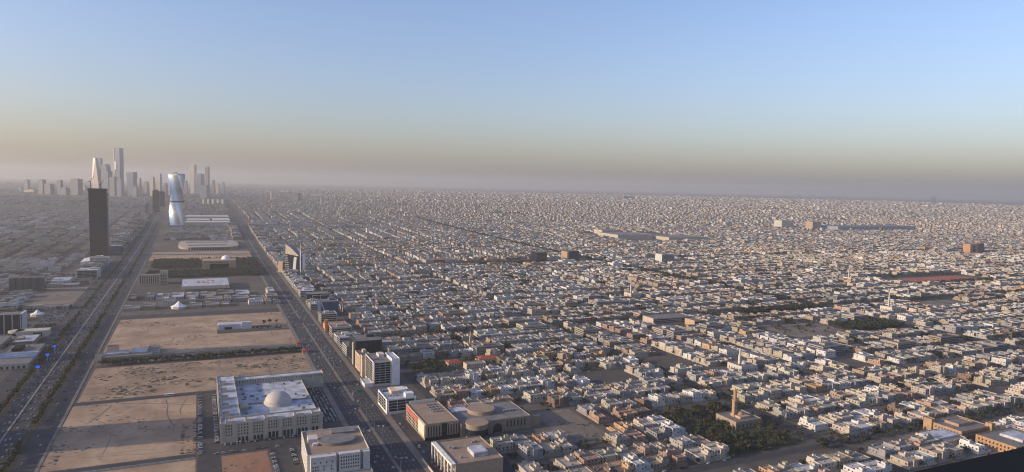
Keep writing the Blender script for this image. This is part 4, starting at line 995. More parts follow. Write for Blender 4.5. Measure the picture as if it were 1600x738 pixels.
# beyond about five kilometres: looser grid of larger lumps
def far_zone(d0, d1, step, smin, smax, hmin, hmax, keep):
    ex = 17000 if d1 > 12000 else 12500
    xs, ys = np.meshgrid(np.arange(-6500, ex, step), np.arange(1200, d1*1.02, step))
    xs = xs.ravel()+rng.uniform(-0.3, 0.3, xs.size)*step; ys = ys.ravel()+rng.uniform(-0.3, 0.3, ys.size)*step
    v_, q_, px_, py_ = in_view(xs, ys, 60)
    m = v_ & (q_ >= d0) & (q_ < d1) & (rng.random(xs.size) < keep)
    m &= ~((xs > -290+(-47)) & (xs < -130) & (ys < 9000)) & ~((xs > 200) & (xs < 268) & (ys < 8000))
    # major roads stay open
    m &= (np.abs((xs+300) % 1150-575) > 22) & (np.abs((ys+200) % 1250-625) > 26)
    m &= noise2(xs, ys, 420) > -0.82
    xs, ys = xs[m], ys[m]; n = xs.size
    w2 = rng.uniform(smin, smax, n)/2; d2 = rng.uniform(smin, smax, n)/2
    h = rng.uniform(hmin, hmax, n)*np.where(rng.random(n) < 0.025, 2.2, 1)
    z = T(ys)
    ci = rng.choice(len(PAL), n, p=PW); cw = PC[ci]*rng.uniform(0.75, 1.12, (n, 1))
    hood = noise2(xs+900, ys, 700)[:, None]
    cw = cw*(1+0.12*hood*np.array([1, 0.6, 0.3]))
    cr = rng.uniform(0.10, 0.28, (n, 1))*np.array([1, 0.95, 0.88])
    return np.stack([xs-w2, xs+w2, ys-d2, ys+d2, z-1, z+h], 1), np.clip(cw, 0, .75), cr
fz = [far_zone(5200, 7500, 30, 14, 25, 7, 13, 0.85), far_zone(7500, 11000, 48, 20, 40, 8, 15, 0.85), far_zone(11000, 19000, 90, 30, 75, 8, 18, 0.8)]
boxes = np.concatenate([np.array(BX)]+[f[0] for f in fz]); bcw = np.concatenate([np.array(BCW)]+[f[1] for f in fz]); bcr = np.concatenate([np.array(BCR)]+[f[2] for f in fz])
def mass_mesh(name, parts, mats):
    # parts: list of (verts Nxkx3, faces Fx4 local, colours NxFx3, material index)
    V, Fc, Cc, Mi, off = [], [], [], [], 0
    for v, f, c, mi in parts:
        n, k = v.shape[0], v.shape[1]
        V.append(v.reshape(-1, 3)); Fc.append((f[None]+(off+np.arange(n)*k)[:, None, None]).reshape(-1, 4)); Cc.append(c.reshape(-1, 3)); Mi.append(np.full(n*len(f), mi, np.int32)); off += n*k
    V = np.concatenate(V).astype(np.float32); Fc = np.concatenate(Fc).astype(np.int32); Cc = np.concatenate(Cc); Mi = np.concatenate(Mi)
    me = bpy.data.meshes.new(name); me.vertices.add(len(V)); me.vertices.foreach_set('co', V.ravel())
    me.loops.add(Fc.size); me.loops.foreach_set('vertex_index', Fc.ravel())
    me.polygons.add(len(Fc)); me.polygons.foreach_set('loop_start', np.arange(0, Fc.size, 4, dtype=np.int32))
    me.polygons.foreach_set('material_index', Mi)
    me.polygons.foreach_set('use_smooth', np.zeros(len(Fc), dtype=bool))
    at_ = me.attributes.new('Col', 'FLOAT_COLOR', 'FACE'); at_.data.foreach_set('color', np.concatenate([Cc, np.ones((len(Cc), 1))], 1).astype(np.float32).ravel())
    for m in mats: me.materials.append(MATS[m])
    me.update(calc_edges=True)
    return me
def box_arrays(B, cw, cr):
    x0, x1, y0, y1, z0, z1 = [B[:, i] for i in range(6)]
    v = np.stack([np.stack(p, -1) for p in ((x0, y0, z0), (x1, y0, z0), (x1, y1, z0), (x0, y1, z0), (x0, y0, z1), (x1, y0, z1), (x1, y1, z1), (x0, y1, z1))], 1)
    f = np.array([(0, 1, 5, 4), (1, 2, 6, 5), (2, 3, 7, 6), (3, 0, 4, 7), (4, 5, 6, 7)])
    c = np.repeat(cw[:, None], 5, 1).copy(); c[:, 4] = cr
    return v, f, c
def pbox_arrays(B, cw, cr, t_=0.4, d=1.1):
    x0, x1, y0, y1, z0, z1 = [B[:, i] for i in range(6)]
    def ring(a, z): return [np.stack(p, -1) for p in ((x0+a, y0+a, z), (x1-a, y0+a, z), (x1-a, y1-a, z), (x0+a, y1-a, z))]
    v = np.stack(ring(0, z0)+ring(0, z1)+ring(t_, z1)+ring(t_, z1-d), 1)
    f = [(4*k+i, 4*k+(i+1) % 4, 4*k+4+(i+1) % 4, 4*k+4+i) for k in range(3) for i in range(4)]+[(12, 13, 14, 15)]
    c = np.repeat(cw[:, None], 13, 1).copy(); c[:, 12] = cr
    return v, np.array(f), c
G = np.array(GBX)
gp = box_arrays(G, np.full((len(G), 3), 0.04), np.full((len(G), 3), 0.04))
me = mass_mesh('distant_houses', [(*box_arrays(boxes, bcw, bcr), 0), (*pbox_arrays(np.array(PBX), np.array(PCW), np.array(PCR)), 0), (*gp, 1)], ['paint_mass', 'window_glass'])
o = place(me, 'distant_houses')
tag(o, 'dense mass of pale flat-roofed houses stretching to the hazy horizon', 'houses', kind='stuff')

# street pavement slabs under the near blocks, asphalt streets between them
def street_grid():
    b = MB()
    for xm in XM[:5]:
        g = 17 if xm == 1480 else 8; b.quad([(xm-g, 420, 0.12), (xm+g, 420, 0.12), (xm+g, 2440, 0.12), (xm-g, 2440, 0.12)])
    tag(b.build('street', 'asphalt'), kind='structure')
    b = MB()
    for ym in YM[:7]:
        wd = {1300: 18, 2440: 24}.get(ym, 6)
        b.quad([(222, ym-wd, 0.16), (3600, ym-wd, 0.16), (3600, ym+wd, 0.16), (222, ym+wd, 0.16)])
    tag(b.build('street', 'asphalt'), kind='structure')
street_grid()
sheet('vacant_lot', [(396, 452, 690, 802)], 'grey_sand', 0.07)
sheet('vacant_lot', [(1108, 1290, 1040, 1150), (640, 760, 1380, 1420)], 'grey_sand', 0.07)
sheet('vacant_lot', [(1800, 1960, 1200, 1296)], 'grey_sand', 0.07)
sheet('sports_ground', [(2250, 2590, 1560, 1660)], 'track_red', 0.1)
sheet('park_lawn', [(540, 662, 588, 742)], 'grass', 0.1)
sheet('park_lawn', [(-150, 195, 2300, 2775)], 'grass', 0.1)
sheet('park_lawn', [(1300, 1462, 1045, 1105), (296, 455, 1035, 1100)], 'grass', 0.05)
t = thing('boundary_wall_line', 'long pale boundary wall crossing the open ground beside the far park', 'wall', (1110, 1150, 0))
MB().box(0, 180, 0, 1.2, 0, 5).build('wall', 'concrete', t, rot=R(-14))

t = thing('parcel_wall', 'long low pale wall along the near cross road at the sand parcel', 'wall', (-150, 794, 0))
for i in range(24): MB().box(i*6, i*6+5.6, 0, 0.4, 0, 2.2).build('panel', 'paint', t, color=(0.42, 0.38, 0.34))
tb = MB(); rk = random.Random(4)
for (x0, x1, y0, y1, n) in [(-148, -10, 818, 1030, 7), (-146, 160, 1058, 1226, 9), (-148, 160, 1304, 1436, 7), (-148, 20, 1446, 1636, 5), (100, 168, 1504, 1636, 3), (398, 450, 692, 798, 4)]:
    for _ in range(n):
        x, y = rk.uniform(x0, x1), rk.uniform(y0, y1); a = rk.choice([rk.uniform(-0.4, 0.4), rk.uniform(1.2, 1.9)]); wv = rk.uniform(0.5, 1.4)
        pts = []
        for k in range(26):
            if not (x0 < x < x1 and y0 < y < y1): break
            pts.append((x, y, a)); a += rk.gauss(0, 0.07); x += 6*math.cos(a); y += 6*math.sin(a)
        for (xa, ya, aa), (xb, yb, ab) in zip(pts[:-1], pts[1:]):
            na, nb = (-math.sin(aa)*wv, math.cos(aa)*wv), (-math.sin(ab)*wv, math.cos(ab)*wv)
            tb.quad([(xa-na[0], ya-na[1], 0.066+0.0003*_), (xb-nb[0], yb-nb[1], 0.066+0.0003*_), (xb+nb[0], yb+nb[1], 0.066+0.0003*_), (xa+na[0], ya+na[1], 0.066+0.0003*_)])
tag(tb.build('tyre_tracks', 'grey_sand'), kind='structure')
SCR, SCC = [], []
rs = random.Random(8)
for (x0, x1, y0, y1, n, big) in [(-150, -8, 815, 1034, 90, 1.0), (-148, 160, 1054, 1230, 420, 1.6), (-150, 160, 1300, 1438, 120, 1.0), (-150, 170, 1500, 1640, 110, 1.2), (396, 450, 690, 800, 60, 1.2), (-375, -264, 1850, 2200, 60, 1.2), (12, 64, 705, 790, 24, 1.0), (-20, -7, 815, 1034, 70, 1.2), (-150, -140, 815, 1034, 50, 1.2), (-148, -60, 1058, 1110, 60, 1.4)]:
    for _ in range(n):
        if _ % 14 == 0: ux, uy = rs.uniform(x0, x1), rs.uniform(y0, y1)
        x, y = min(max(rs.gauss(ux, 14), x0), x1), min(max(rs.gauss(uy, 7), y0), y1); a = rs.uniform(0.6, 2.6)*big; c = rs.uniform(0.5, 1.6)*big; h = rs.uniform(0.3, 1.1)*big*0.7
        k = rs.choice([(0.06, 0.055, 0.035), (0.10, 0.085, 0.065), (0.22, 0.17, 0.12), (0.16, 0.13, 0.10)])
        SCR.append((x-a, x+a*0.6, y-c, y+c*0.7, 0.0, h)); SCC.append(k)
        SCR.append((x-a*0.5, x+a, y-c*0.6, y+c, 0.0, h*0.7)); SCC.append(k)
SCR = np.array(SCR); v_, f_, c_ = box_arrays(SCR, np.array(SCC), np.array(SCC))
mid_ = v_[:, 4:, :2].mean(1, keepdims=True); v_[:, 4:, :2] = mid_+(v_[:, 4:, :2]-mid_)*0.35      # heaps: narrow at the top
tag(place(mass_mesh('scrub', [(v_, f_, c_, 0)], ['paint_mass']), 'scrub'), 'dry scrub and small rubble heaps dotted over the open sand', 'scrub', kind='stuff')

# compounds in the middle strip: individually built low blocks
rm = random.Random(77)
MID = []
x = -156
for row, (ya, yb) in enumerate([(1745, 1790), (1805, 1860), (1880, 1960)]):
    x = -158
    while x < 172:
        w_ = rm.uniform(16, 44)
        if rm.random() < 0.85 and not (-66 < x+w_/2 < -24 and row == 0): MID.append((x, min(x+w_-4, 178), ya+rm.uniform(0, 8), yb-rm.uniform(0, 12), rm.uniform(6, 12), row))
        x += w_
cnt = {}
for x0, x1, y0, y1, h, row in MID:
    cnt[row] = cnt.get(row, 0)+1
    col, cn, _ = PAL[rm.choices(range(len(PAL)), [p[2] for p in PAL])[0]]
    t = thing('compound_block', f"low {cn} block, {ordw(cnt[row])} from the highway in the {['front', 'middle', 'rear'][row]} row behind the cross road", 'building', (x0, y0, 0), 0, 'low blocks between highway and avenue')
    MB().pbox(0, x1-x0, 0, y1-y0, 0, h, 0.4, 0.9).build('wall', ['paint', rm.choice(['grey_roof', 'white_roof', 'concrete'])], t, color=col)
    MB().box(2, 2+(x1-x0)*0.4, (y1-y0)*0.5, (y1-y0)*0.8, h-0.9, h+2.4).build('roof_room', 'paint', t, color=col)
    windows(t, 'S', 1, x1-x0-1, max(2, int((x1-x0)/5)), 0, [1.2+3.3*k for k in range(int(h/3.4))], 1.7, 1.7)
for i, (x0, x1, y0, y1, h, cn) in enumerate([(-372, -312, 1425, 1500, 9, 'grey'), (-300, -268, 1440, 1500, 8, 'tan'), (-372, -318, 1290, 1400, 10, 'cream'), (-356, -270, 1810, 1842, 8, 'beige'), (-372, -330, 2225, 2300, 12, 'white'), (-372, -300, 2170, 2215, 7, 'grey')]):
    col = [p[0] for p in PAL if p[1] == cn][0]
    t = thing('west_side_block', ['low grey block just south of the curved podium', 'small tan block on the west frontage road near the podium', 'cream block behind the low shops at the left edge', 'long beige block between the parked cars and the sandy lot', 'white block north of the sandy lot on the left', 'long grey block at the far edge of the sandy lot'][i], 'building', (x0, y0, 0))
    MB().pbox(0, x1-x0, 0, y1-y0, 0, h, 0.4, 0.9).build('wall', ['paint', ['grey_roof', 'white_roof', 'concrete'][i % 3]], t, color=col)
    MB().box(3, (x1-x0)*0.4, (y1-y0)*0.3, (y1-y0)*0.6, h-0.9, h+2.5).build('roof_room', 'paint', t, color=col)
    windows(t, 'S', 2, x1-x0-2, 8, 0, (1.4, 4.8), 1.8, 1.7); windows(t, 'E', 2, y1-y0-2, 8, x1-x0, (1.4, 4.8), 1.8, 1.7)
for k in range(160): MASS_TREES.append((rm.uniform(-378, -264), rm.choice([rm.uniform(1400, 1440), rm.uniform(1600, 1612), rm.uniform(1795, 1850), rm.uniform(2205, 2330), rm.uniform(2402, 2425)]), rm.uniform(5, 9)))
# shops on both sides of the avenue and along the highway
def shop_row(name, side, fx, xa, y0, y1, depth, road, hr=(9, 22)):
    y, i = y0, 0
    while y < y1:
        L = rm.uniform(20, 46); h = rm.uniform(*hr); dpt = depth*rm.uniform(0.75, 1.1)
        i += 1
        xx = xa+fx(y); x0 = xx if side > 0 else xx-dpt
        if True:
            if not any(a < y+L and y < b_ for a, b_ in SKIP.get(road, [])):
                col, cn, _ = PAL[rm.choices(range(len(PAL)), [p[2] for p in PAL])[0]]
                z = Tf(y)
                t = thing(name, f"{cn} flat-roofed commercial block, {ordw(i)} from the near end along the {road}", 'building', (x0, y, z), 0, f'commercial blocks along the {road}')
                MB().pbox(0, dpt, 0, L-3, -1, h, 0.4, 1).build('wall', ['paint', rm.choice(['grey_roof', 'white_roof', 'concrete'])], t, color=col)
                MB().box(dpt*0.3, dpt*0.6, L*0.4, L*0.7, h-1, h+2.6).build('roof_room', 'paint', t, color=col)
                for k in range(int(h/4)):
                    MB().box(1.5, dpt-1.5, -0.3, 0, 1.2+4*k, 3.4+4*k, bottom=True).build('window_band', 'window_glass', t)
                    if side > 0: MB().box(-0.3, 0, 1.5, L-4.5, 1.2+4*k, 3.4+4*k, bottom=True).build('window_band', 'window_glass', t)
                    else: MB().box(dpt, dpt+0.3, 1.5, L-4.5, 1.2+4*k, 3.4+4*k, bottom=True).build('window_band', 'window_glass', t)
        y += L
SKIP = {'highway west side': [(2690, 3060)], 'avenue east side': [(1380, 1460), (1110, 1180), (1540, 1610), (1735, 1800), (2300, 2370)]}
shop_row('avenue_shop', 1, rx, 224, 1185, 4300, 42, 'avenue east side')
shop_row('highway_shop', -1, hx, -266, 2425, 4700, 45, 'highway west side', (10, 34))
shop_row('avenue_shop', -1, rx, 156, 3560, 4380, 40, 'avenue west side')

t = thing('orange_store', 'orange-fronted store with a tall orange sign tower beside the avenue', 'building', (230, 1400, 0))
MB().pbox(0, 44, 0, 40, 0, 11, 0.4, 0.9).build('wall', ['paint', 'tan_roof'], t, color=(0.42, 0.22, 0.11))
MB().box(-3, 3, -6, -0.1, 0, 24).build('sign_tower', 'orange_paint', t); MB().box(4, 43, -0.5, 0, 6, 10.4, bottom=True).build('fascia', 'orange_paint', t)
windows(t, 'S', 4, 43, 8, 0, (1,), 3, 4)

# estate with red tiled roofs among trees
for i, (x, y, lab) in enumerate([(372, 1062, 'red-tiled bungalow, left of two in the walled tree estate'), (430, 1068, 'larger red-tiled bungalow, right of two in the walled tree estate')]):
    t = thing('tiled_bungalow', lab, 'house', (x, y, 0.1), 0, 'red-tiled bungalows')
    w_, d_ = (24, 18) if i == 0 else (34, 22)
    MB().box(0, w_, 0, d_, 0, 5).build('wall', 'paint', t, color=(0.55, 0.48, 0.4))
    MB().loft([(5, [(-1, -1), (w_+1, -1), (w_+1, d_+1), (-1, d_+1)]), (8, [(w_*0.2, d_*0.4), (w_*0.8, d_*0.4), (w_*0.8, d_*0.6), (w_*0.2, d_*0.6)])]).build('roof', 'red_tile', t)
    windows(t, 'S', 1, w_-1, 5, 0, (1,), 1.4, 1.8)
t = thing('estate_house', 'plain tan block house at the south edge of the tree estate', 'house', (392, 1030, 0.1))
MB().pbox(0, 34, 0, 16, 0, 10, 0.4, 0.9).build('wall', ['paint', 'concrete'], t, color=(0.5, 0.41, 0.3)); windows(t, 'S', 1, 33, 8, 0, (2, 6), 1.2, 1.8)

# ------------------------------------------------------------------ trees
def tree_mesh(seed, n=150):
    r_ = random.Random(seed)
    tr = MB().tube((0, 0, 0), (0, 0, 0.42), 0.045, 0.03, 6)
    for k in range(4):
        a = r_.uniform(0, 6.28); tr.tube((0, 0, 0.36), (0.22*math.cos(a), 0.22*math.sin(a), 0.66), 0.022, 0.008, 4)
    cr = MB(); cl = [(r_.gauss(0, 0.17), r_.gauss(0, 0.17), r_.uniform(0.45, 0.82), r_.uniform(0.16, 0.27)) for _ in range(7)]
    for _ in range(n):
        c = r_.choice(cl); v = Vector((r_.gauss(0, 1), r_.gauss(0, 1), r_.gauss(0, 0.8))).normalized()*c[3]*r_.uniform(0.6, 1.05)
        p = Vector(c[:3])+v; nrm = (v.normalized()+Vector((r_.gauss(0, .5), r_.gauss(0, .5), r_.gauss(0, .5)+0.3))).normalized()
        a = nrm.orthogonal().normalized(); bb = nrm.cross(a); s_ = r_.uniform(0.045, 0.085)
        an = r_.uniform(0, 3.14); a, bb = a*math.cos(an)+bb*math.sin(an), bb*math.cos(an)-a*math.sin(an)
        cr.quad([p+a*s_+bb*s_*.6, p-a*s_*.7+bb*s_, p-a*s_-bb*s_*.7, p+a*s_*.6-bb*s_])
    return tr.mesh('trunk', ['bark']), cr.mesh('crown', ['leaf'])
TV = [tree_mesh(s_) for s_ in range(8)]
rt_ = random.Random(31)
TREE_COUNT = 0
def tree(x, y, h, label, group, z=None, col=None):
    global TREE_COUNT
    TREE_COUNT += 1
    t = thing('leafy_tree', label, 'tree', (x, y, Tf(y)+0.1 if z is None else z), rt_.uniform(0, 6.28), group)
    s_ = h*rt_.uniform(1.0, 1.35); t.scale = (s_, s_, h)
    a, c = rt_.choice(TV); place(a, 'trunk', t)
    g = col or (0.042*rt_.uniform(0.7, 1.7), 0.050*rt_.uniform(0.8, 1.5), 0.022*rt_.uniform(0.8, 1.4))
    place(c, 'crown', t, color=g)
# hedge trees of the highway (nearest as things)
for side, xc in (('east', -184), ('west', -232)):
    y, i = 770, 0
    while y < 1700:
        if not (side == 'east' and 905 < y < 965):
            i += 1
            if y < 1230: tree(xc+hx(y)+rt_.uniform(-1.5, 1.5), y, rt_.uniform(6, 9), f'hedge tree of the {side} highway verge, {ordw(i)} from the near end', f'trees of the {side} highway verge')
            else: MASS_TREES.append((xc+hx(y)+rt_.uniform(-1.5, 1.5), y, rt_.uniform(6, 9)))
        y += rt_.uniform(5, 7.5)
    while y < 4600:
        if rt_.random() < 0.8: MASS_TREES.append((xc+hx(y)+rt_.uniform(-2, 2), y, rt_.uniform(5, 9)))
        y += rt_.uniform(8, 16)
x, i = -142, 0
while x < 160:
    i += 1; tree(x, 1246+rt_.uniform(-5, 5), rt_.uniform(7, 11), f'bushy tree in the row across the sand, {ordw(i)} from the highway', 'tree row across the sand'); x += rt_.uniform(4, 6.5)
PARK = []; n = 0; guard = 0
while n < 105 and guard < 2000:
    guard += 1
    x, y = rt_.uniform(544, 660), rt_.uniform(590, 740)
    if 606 < x < 660 and 648 < y < 698: continue
    n += 1; PARK.append((x, y))
def strips(pts, x0, dx, words, tail, group, hr):
    # counted along strips running away from the viewer, near tree first
    cols = {}
    for p in pts: cols.setdefault(int((p[0]-x0)//dx), []).append(p)
    for c_ in sorted(cols):
        for i, p in enumerate(sorted(cols[c_], key=lambda q: q[1])):
            tree(p[0], p[1], rt_.uniform(*hr), f'dark tree, {ordw(i+1)} from near edge, {ordw(c_+1)} strip from {words}, {tail}', group)
strips(PARK, 544, 12, 'west', 'mosque park', 'trees of the wooded park', (6, 11))
PARK = []
for k in range(52):
    x, y = rt_.uniform(300, 452), rt_.uniform(1036, 1098)
    if (368 < x < 400 or 426 < x < 468) and 1055 < y < 1092 or (388 < x < 430 and 1026 < y < 1050): continue
    PARK.append((x, y))
strips(PARK, 300, 20, 'west', 'walled estate', 'trees of the walled estate', (7, 11))
for x, y, h in [(150, 1448, 9), (163, 1452, 9), (176, 1450, 9)]: tree(x-30, y+60, h, f'round tree {"left" if x == 150 else "right" if x == 176 else "middle"} of three beside the white shed car park', 'three trees by the car park')
for _ in range(70): MASS_TREES.append((rt_.uniform(-142, 160), 1250+rt_.uniform(-4, 7), rt_.uniform(6, 9)))
for _ in range(150):
    x, y = rt_.uniform(544, 680), rt_.uniform(586, 742)
    if not (606 < x < 660 and 648 < y < 698): MASS_TREES.append((x, y, rt_.uniform(4, 8)))
for x, y, h in TREE_SPOTS: MASS_TREES.append((x, y, h))
for _ in range(900): MASS_TREES.append((rt_.uniform(-146, 192), rt_.uniform(2290, 2446), rt_.uniform(7, 12)))
for _ in range(900): MASS_TREES.append((rt_.uniform(-146, 192), rt_.uniform(2530, 2775), rt_.uniform(7, 12)))
for _ in range(260): MASS_TREES.append((rt_.uniform(1215, 1470), rt_.uniform(1280, 1310), rt_.uniform(8, 13)))
for _ in range(320): MASS_TREES.append((rt_.uniform(1300, 1462), rt_.uniform(1045, 1105), rt_.uniform(8, 13)))
for _ in range(40): MASS_TREES.append((rt_.uniform(1120, 1290), rt_.uniform(1045, 1148), rt_.uniform(5, 8)))
for _ in range(360): MASS_TREES.append((rt_.uniform(900, 1210), rt_.uniform(2395, 2430), rt_.uniform(8, 13)))
for _ in range(260): MASS_TREES.append((rt_.uniform(2180, 2640), rt_.choice([rt_.uniform(1500, 1545), rt_.uniform(1675, 1720)]), rt_.uniform(8, 13)))
for _ in range(900): y = rt_.uniform(1330, 4900); MASS_TREES.append((1480+rt_.uniform(-9, 9), y, rt_.uniform(9, 14)))
for _ in range(110): MASS_TREES.append((rt_.uniform(660, 1130), 575+rt_.choice([-6.5, 6.5])+rt_.uniform(-1, 1), rt_.uniform(5, 8)))
for _ in range(120): MASS_TREES.append((690+rt_.choice([-7, 7]), rt_.uniform(470, 1290), rt_.uniform(4, 7)))
for _ in range(120): MASS_TREES.append((rt_.uniform(960, 1110), 706+rt_.uniform(-4, 4), rt_.uniform(7, 10)))
for _ in range(260): x, y = rt_.uniform(-1700, -480), rt_.uniform(2000, 4200); MASS_TREES.append((x, y, rt_.uniform(6, 10)))
for ym in (1300, 2060): 
    for _ in range(620 if ym == 1300 else 200): MASS_TREES.append((rt_.uniform(300, 2600), ym+(rt_.choice([-15, 0, 15]) if ym == 1300 else 0)+rt_.uniform(-1.5, 1.5), rt_.uniform(5, 9)))
# tree mass: crowns of leaf faces on trunks
tmpl = []
for s_ in range(6):
    m_ = tree_mesh(50+s_, 52)[1]; co = np.zeros(len(m_.vertices)*3, np.float32); m_.vertices.foreach_get('co', co); tmpl.append(co.reshape(-1, 3))
tv, tc, bb_, bc = [], [], [], []
for x, y, h in MASS_TREES:
    p = tmpl[rt_.randrange(6)].copy(); a = rt_.uniform(0, 6.28); ca, sa = math.cos(a), math.sin(a)
    c_ = p[:, :2] @ np.array([[ca, sa], [-sa, ca]]); k = h*1.25; z = Tf(y)
    # fewer, larger faces than the near trees
    cen = c_.reshape(-1, 4, 2).mean(1, keepdims=True); c_ = (cen+(c_.reshape(-1, 4, 2)-cen)*1.6).reshape(-1, 2)
    tv.append(np.concatenate([c_*k+np.array([x, y]), p[:, 2:]*h+z], 1).reshape(-1, 4, 3)); g = rt_.uniform(0.65, 1.6)
    tc.append(np.repeat(np.array([[[0.032*g, 0.038*g, 0.020*g]]]), len(p)//4, 0))
    bb_.append((x-0.2, x+0.2, y-0.2, y+0.2, z, z+h*0.5)); bc.append((0.1, 0.07, 0.045))
tv = np.concatenate(tv); tc = np.concatenate(tc)
me = mass_mesh('distant_trees', [(tv, np.array([(0, 1, 2, 3)]), tc, 0), (*box_arrays(np.array(bb_), np.array(bc), np.array(bc)), 0)], ['leaf_mass'])
tag(place(me, 'distant_trees'), 'dark green trees scattered between the distant houses', 'trees', kind='stuff')

# ------------------------------------------------------------------ vehicles
def car_mesh(kind):
    b = MB()
    L, W_, hb, hr = {'sedan': (2.3, 0.92, 0.95, 1.45), 'suv': (2.45, 0.98, 1.1, 1.85), 'van': (2.7, 1.0, 1.2, 2.2)}[kind]
    b.loft([(0.3, [(-W_, -L), (W_, -L), (W_, L), (-W_, L)]), (hb*0.75, [(-W_, -L), (W_, -L), (W_, L), (-W_, L)]), (hb, [(-W_*.95, -L*.97), (W_*.95, -L*.97), (W_*.95, L*.97), (-W_*.95, L*.97)])])
    f0, f1, r0_, r1 = {'sedan': (0.35, 0.05, -0.75, -0.5), 'suv': (0.4, 0.15, -0.95, -0.85), 'van': (0.75, 0.55, -0.97, -0.93)}[kind]
    b.loft([(hb, [(-W_*.92, L*r0_), (W_*.92, L*r0_), (W_*.92, L*f0), (-W_*.92, L*f0)]), (hr-0.06, [(-W_*.78, L*r1), (W_*.78, L*r1), (W_*.78, L*f1), (-W_*.78, L*f1)])], 1)
    b.loft([(hr-0.06, [(-W_*.8, L*r1-.03), (W_*.8, L*r1-.03), (W_*.8, L*f1+.03), (-W_*.8, L*f1+.03)]), (hr, [(-W_*.76, L*r1), (W_*.76, L*r1), (W_*.76, L*f1), (-W_*.76, L*f1)])], 0)
    for sx in (-1, 1):
        for sy in (-0.62, 0.62):
            b.tube((sx*W_*0.75, sy*L, 0.34), (sx*W_*1.02, sy*L, 0.34), 0.34, n=8, mi=2)
    return b.mesh('car_body', ['car_paint', 'window_glass', 'dark_metal'])
CARS = {k: car_mesh(k) for k in ('sedan', 'suv', 'van')}
CC = [((0.44, 0.44, 0.44), 'white', 5), ((0.35, 0.36, 0.37), 'silver', 3), ((0.12, 0.125, 0.13), 'grey', 2), ((0.02, 0.02, 0.022), 'black', 2), ((0.25, 0.03, 0.03), 'red', 0.6), ((0.04, 0.08, 0.2), 'blue', 0.6), ((0.3, 0.24, 0.17), 'beige', 0.8)]
rc_ = random.Random(99)
NC = [0]; FARCARS = []
def car(x, y, rot, where, group, i, z=0.32):
    k = rc_.choices(['sedan', 'suv', 'van'], [6, 4, 1])[0]; c, cn, _ = CC[rc_.choices(range(len(CC)), [q[2] for q in CC])[0]]
    if NC[0] >= 300: FARCARS.append((x, y, rot, c, k)); return
    NC[0] += 1
    o = place(CARS[k], 'car', None, (x, y, z), rot, c)
    tag(o, f"{cn} {k.upper() if k == 'suv' else k} {where.format(ordw(i))}", 'car', group)
def row(xs_or_y, *a): pass
def parked(n, x0, y0, dx, dy, rot, where, group, miss=0.12, z=0.13):
    for i in range(n):
        if rc_.random() < miss: continue
        car(x0+dx*i+rc_.uniform(-.15, .15), y0+dy*i+rc_.uniform(-.4, .4), rot+rc_.choice([0, math.pi]), where, group, i+1, z)
PI2 = math.pi/2
parked(62, -1.5, 806, 0, 3.6, PI2, 'parked {} from the near end along the sand parcel edge', 'cars along the sand parcel', 0.35)
parked(56, 16.0, 832, 0, 3.6, PI2, 'parked {} from the near end beside the courtyard building', 'cars west of the courtyard building', 0.15)
parked(34, 24, 826, 3.2, 0, 0, 'parked {} from the left below the courtyard arches', 'cars below the courtyard arches', 0.15)
parked(12, 8, 800, 7, 0.0, PI2, 'parked {} from the left on the south lane of the courtyard street', 'cars on the courtyard street', 0.3)
parked(30, 71, 700, 0, 3.2, PI2, 'parked {} from the near end on the left of the small car park', 'cars in the small car park', 0.15)
parked(16, 92, 742, 0, 3.2, PI2, 'parked {} from the near end beside the oval-roofed building', 'cars beside the oval-roofed building', 0.2)
for c_ in range(5):
    parked(30, 137.5+c_*4.6, 864, 0, 4.9, 0, '{} in the ' + ['first', 'second', 'third', 'fourth', 'fifth'][c_] + ' column of the car park east of the courtyard', 'cars east of the courtyard building', 0.12)
parked(20, 226, 680, 0, 7.5, 0, 'parked {} from the near end beside the slit-window bank', 'cars beside the bank', 0.5, 0.13)
# moving traffic, nearest first
def traffic(fx, lanes, y0, y1, gap, road):
    out = []
    for x, s_ in lanes:
        y = y0+rc_.uniform(0, gap)
        while y < y1:
            out.append((x+fx(y)+rc_.uniform(-.4, .4), y, 0 if s_ > 0 else math.pi)); y += rc_.uniform(0.45, 1.6)*gap
    out.sort(key=lambda q: q[1])
    return out
near = traffic(rx, [(169, -1), (174, -1), (179, -1), (184, -1), (193, 1), (198, 1), (203, 1), (208.5, 1)], 600, 1600, 75, 'avenue')
for i, (x, y, r0_) in enumerate(near): car(x, y, r0_, 'driving {} up the avenue from the near end' if r0_ == 0 else 'driving down the avenue, {} from the near end', 'traffic on the avenue', i+1)
hw = traffic(hx, [(-226, -1), (-221.3, -1), (-216.7, -1), (-212, -1), (-204, 1), (-199.5, 1), (-195, 1), (-190.5, 1)], 700, 2600, 30, 'highway')
for i, (x, y, r0_) in enumerate(hw): car(x, y, r0_, 'on the highway, {} vehicle from the near end', 'traffic on the highway', i+1)
for (x, y, r0_) in traffic(hx, [(-226, -1), (-216.7, -1), (-212, -1), (-204, 1), (-195, 1), (-190.5, 1)], 2600, 4800, 34, 'highway'): FARCARS.append((x, y, r0_, CC[rc_.choices(range(len(CC)), [q[2] for q in CC])[0]][0], 'sedan'))
for (x, y, r0_) in traffic(rx, [(169, -1), (179, -1), (184, -1), (193, 1), (203, 1), (208.5, 1)], 1600, 3800, 50, 'avenue'): FARCARS.append((x, y, r0_, CC[rc_.choices(range(len(CC)), [q[2] for q in CC])[0]][0], 'sedan'))
for (x, y, r0_) in traffic(hx, [(-173, 1), (-165, 1), (-244, -1), (-254, -1)], 700, 2800, 60, 'frontage'): FARCARS.append((x, y, r0_, CC[rc_.choices(range(len(CC)), [q[2] for q in CC])[0]][0], 'suv'))
